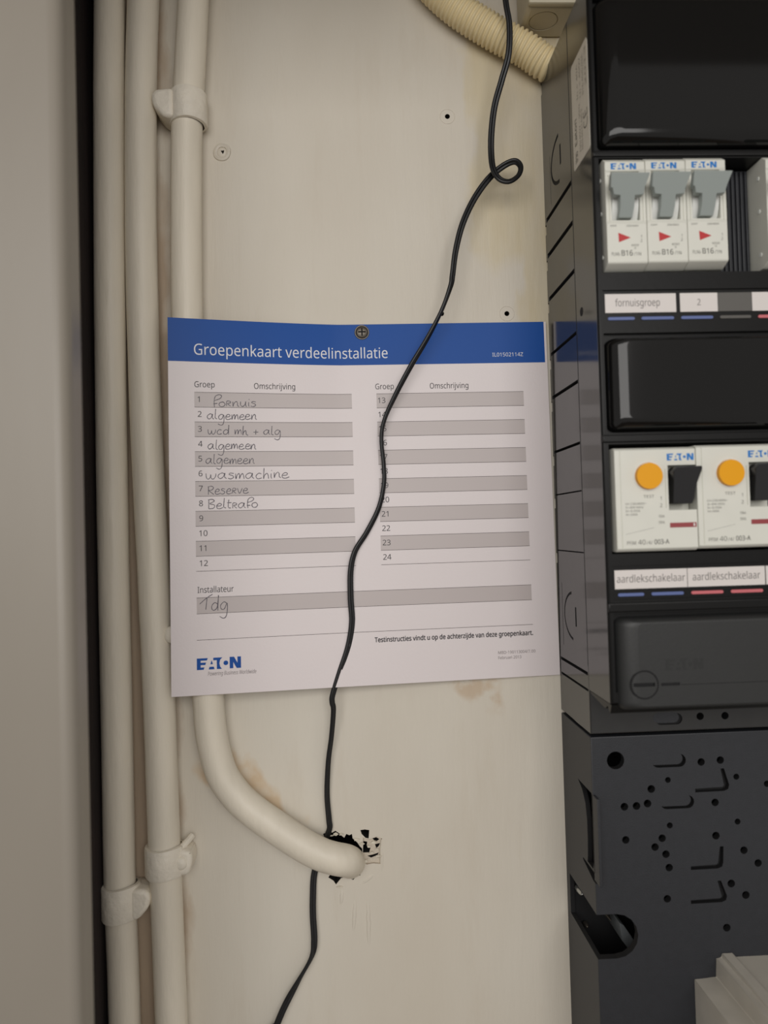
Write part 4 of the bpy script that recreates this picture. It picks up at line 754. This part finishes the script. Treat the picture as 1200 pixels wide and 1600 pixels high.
for s_, u_, v_, u1_ in (('Groep', .0633, .1838, .1130), ('Omschrijving', .2114, .1852, .3170), ('Groep', .5298, .1846, .5795), ('Omschrijving', .6769, .1850, .7813)): printed('column_heading', 'black_ink', (s_, u_, v_, u1_, 2.9))
for k in range(24): printed('row_number', 'black_ink', (str(k+1), (.0700 if k < 12 else .5358)+(.0006 if k < 9 else 0)+(k % 12)*.00015, R0+RP*(k % 12)+.0262, None, 2.8))
printed('installer_heading', 'black_ink', ('Installateur', .0658, .7312, .1540, 3.0))
printed('test_note', 'black_ink', ('Testinstructies vindt u op de achterzijde van deze groepenkaart.', .5093, .8845, .9305, 2.4, .022))
printed('print_code', 'pale_ink', ('MBD-190113004/7.00', .8342, .9336, .9348, 1.5))
printed('print_date', 'pale_ink', ('Februari 2013', .8340, .9480, .8960, 1.5))
printed('slogan', 'pale_ink', ('Powering Business Worldwide', .0885, .9497, .2077, 1.9, 0, .25))
bm = NB(); logo(bm, .0622*CW, -.9334*CH, .1078*CW, 5.6, cfn(.46)); link('logo', bm, M['blue'], ck)
# handwriting, pen strokes (x-height 1)
HW = {'a': ([[(.75, .85), (.45, 1), (.1, .7), (.05, .3), (.3, 0), (.6, .3), (.78, .95), (.76, .3), (.98, 0)]], 1.08),
      'l': ([[(.12, 1.9), (.1, .8), (.12, .2), (.4, 0)]], .5),
      'g': ([[(.72, .85), (.4, 1), (.06, .6), (.15, .1), (.5, .1), (.78, .85), (.84, -.3), (.7, -.95), (.4, -1.1), (.0, -.85)]], 1.0),
      'e': ([[(.1, .5), (.55, .55), (.66, .85), (.38, 1), (.08, .6), (.15, .1), (.5, 0), (.88, .22)]], .88),
      'm': ([[(.03, .95), (.1, 0), (.2, .6), (.38, .95), (.48, .7), (.5, .05), (.6, .6), (.8, .95), (.92, .6), (1.0, 0)]], 1.15),
      'n': ([[(.05, .95), (.1, 0), (.2, .6), (.45, 1), (.62, .75), (.65, .2), (.85, 0)]], .92),
      'F': ([[(.22, -.25), (.15, .6), (.15, 1.5), (.3, 2.1), (.7, 2.35), (1.0, 2.1), (.8, 1.55), (.15, 1.15)], [(.05, .5), (.55, .6)]], .72),
      'f': ([[(.2, 0), (.12, .9), (.2, 1.7), (.6, 2.05), (.9, 1.8), (.7, 1.35), (.12, 1.05)], [(.05, .5), (.5, .5)]], .7),
      'o': ([[(.45, .95), (.12, .8), (.02, .4), (.25, .02), (.6, .1), (.75, .5), (.55, .9), (.35, .95)]], .9),
      'r': ([[(.1, 0), (.1, .95), (.5, .95), (.55, .65), (.2, .5), (.6, 0)]], .8),
      'u': ([[(.05, 1), (.08, .25), (.35, 0), (.6, .4), (.68, 1), (.7, .2), (.85, 0)]], .95),
      'i': ([[(.1, .9), (.1, .3), (.18, 0)], [(.1, 1.4), (.16, 1.5)]], .38),
      's': ([[(.6, .9), (.25, 1), (.1, .75), (.5, .5), (.6, .2), (.3, -.05), (0, .08)]], .82),
      'w': ([[(0, 1), (.08, .25), (.3, 0), (.5, .4), (.52, .8), (.58, .2), (.82, 0), (1.05, .45), (1.08, 1)]], 1.3),
      'c': ([[(.65, .85), (.35, 1), (.05, .5), (.25, 0), (.7, .15)]], .8),
      'd': ([[(.7, .8), (.4, 1), (.08, .6), (.15, .1), (.45, .05), (.72, .5), (.78, 1.95), (.78, .6), (.8, -.05)]], 1.05),
      'h': ([[(.1, 1.9), (.1, 0), (.2, .6), (.45, .95), (.6, .6), (.66, 0)]], .85),
      'k': ([[(.1, 1.9), (.1, 0), (.2, .55), (.45, .9), (.55, .5), (.6, .1), (.85, -.1)]], .95),
      '+': ([[(.35, 1.0), (.35, .0)], [(0, .5), (.7, .52)]], .9),
      'R': ([[(.15, 0), (.1, 1.5)], [(0, 1.45), (.5, 1.6), (.85, 1.3), (.6, .85), (.2, .75), (.95, 0)]], 1.05),
      'v': ([[(0, 1), (.35, 0), (.72, 1)]], .82),
      'B': ([[(.1, 1.75), (.15, 0)], [(0, 1.7), (.5, 1.8), (.8, 1.45), (.25, .95), (.85, .7), (.75, .1), (.15, 0)]], 1.0),
      't': ([[(.2, 1.6), (.18, .2), (.5, 0)], [(0, 1), (.55, 1.05)]], .65),
      'T': ([[(-.45, .75), (.25, 1.45), (.95, 1.95)], [(.35, 1.5), (.28, 0)]], .85), ' ': ([], .6)}
hfn = cfn(.5)
def hand(s, u0, v, u1, xh, pen=.20):
    bm = NB()
    adv = sum(HW[ch][1] for ch in s); sx = (u1-u0)*CW/adv; x = u0*CW; y0 = -v*CH
    for ch in s:
        jx, jy = random.uniform(-.04, .04), random.uniform(-.08, .08)
        for st in HW[ch][0]:
            pl = spline([(x+(p[0]+jx)*sx+p[1]*xh*.06, y0+(p[1]+jy)*xh) for p in st], 5); prev = None
            for i, p in enumerate(pl):
                a, b = pl[max(0, i-1)], pl[min(len(pl)-1, i+1)]; tx, ty = b[0]-a[0], b[1]-a[1]; l = math.hypot(tx, ty) or 1
                hw = pen*(.8+.35*noise.noise(Vector((p[0]*.9, p[1]*.9, 0))))
                nx, ny = -ty/l*hw, tx/l*hw
                e = (bm.verts.new(hfn(p[0]+nx, p[1]+ny)), bm.verts.new(hfn(p[0]-nx, p[1]-ny)))
                if prev: bm.faces.new((prev[0], prev[1], e[1], e[0]))
                prev = e
        x += HW[ch][1]*sx
    link('handwriting', bm, M['pen'], ck)
hand('Fornuis', .1075, .2345, .2190, 2.5)
hand('algemeen', .0935, .2690, .2180, 2.6)
hand('wcd mk + alg', .0945, .3105, .2790, 2.4)
hand('algemeen', .0940, .3500, .2160, 2.6)
hand('algemeen', .0885, .3890, .2110, 2.6)
hand('wasmachine', .0890, .4295, .2975, 2.8)
hand('Reserve', .0925, .4702, .1945, 2.6)
hand('Beltrafo', .0930, .5085, .2190, 2.6)
hand('Tdg', .0800, .7770, .1420, 3.8)

# the screw that holds the card
sx, sz = P(565.5, 518.5, 3.2); o = (sx, 1.6, sz)
t = thing('card_screw', 'dull round cross-head screw through the blue header of the card', 'screw', o)
bm = NB(); cyl(bm, sx, sz, 3.9, 1.55, 2.3, 28, o, bev=.25); link('rim', bm, M['screw'], t)
bm = NB(); dome(bm, sx, sz, 3.4, 2.25, 1.1, 28, o); hd = link('head', bm, M['screw'], t)
c = NB(); box(c, sx-2.0, sx+2.0, 2.4, 5, sz-.38, sz+.38, o); box(c, sx-.38, sx+.38, 2.4, 5, sz-2.0, sz+2.0, o); cut(hd, c, M['slot'])

# ------------------------------------------------------------------ black twin cable
CP = [(786, -60, 24), (790, 0, 24), (796, 40, 23.5), (794.5, 85, 22), (784, 125, 19), (773, 165, 17), (768, 205, 16), (767.5, 240, 16), (771, 265, 17.5), (781, 280, 19), (796, 283.5, 19), (810, 274, 17.5), (813.5, 261, 16), (806, 252.5, 14.5), (793, 255.5, 13.5), (775, 268, 13), (757, 287, 13.5), (738, 316, 14), (722, 352, 15), (712, 392, 15.5), (707, 430, 15.5), (704, 447, 15.5), (690, 485, 15), (668, 528, 14), (642, 572, 12.5), (619, 615, 10.5), (601, 655, 8.5), (596, 685, 7.5), (599.5, 725, 7), (600, 755, 7), (592, 793, 7.5), (574, 830, 8.5), (555, 861, 9.5), (548, 892, 10), (548, 935, 10), (550, 972, 10), (544, 1010, 10), (531, 1050, 10.5), (520, 1085, 10.5), (519, 1097, 10), (521, 1110, 9), (518, 1150, 6.5), (513, 1190, 4.5), (511, 1240, 3), (514, 1280, 2.4), (515, 1294, 2.0), (509, 1311, 1.6), (500, 1335, 1.4), (491, 1366, 1.6), (489, 1400, 2.4), (489, 1430, 3), (491, 1470, 3.6), (487, 1495, 3.8), (466, 1533, 4.2), (447, 1568, 4.6), (433, 1600, 5), (410, 1660, 5)]
path = spline(PD(CP)+[(-85, 6, -400), (-90, 8, -700)], 8)
tw = []
marks = [(0, .5), (8, .35), (12, 1.2), (16, .3), (20, .7), (22, 1.35), (24, 1.0), (26.5, 1.35), (29, 1.25), (31, 1.0), (34, .7), (38, .85), (41, 1.1), (45, .8), (48, .5), (51, .45), (52.5, 1.3), (54, .2), (57, .2)]
for i in range(len(path)):
    q = i/8
    for (a, va), (b, vb) in zip(marks, marks[1:]):
        if a <= q <= b: f_ = (q-a)/(b-a); tw.append(va+(vb-va)*f_*f_*(3-2*f_)); break
    else: tw.append(tw[-1])
r = .90; prof = [(r*.93+r*math.cos(math.radians(a)), r*math.sin(math.radians(a))) for a in range(-150, 151, 30)]+[(-r*.93-r*math.cos(math.radians(a)), -r*math.sin(math.radians(a))) for a in range(-150, 151, 30)]
bm = NB(); o = path[0]; sweep(bm, path, prof, twist=tw, o=o, lock=True)
tag(link('twin_cable', bm, M['cable'], None, o, ang=80), 'thin black twin-core cable hanging in a loop and across the card', 'cable')
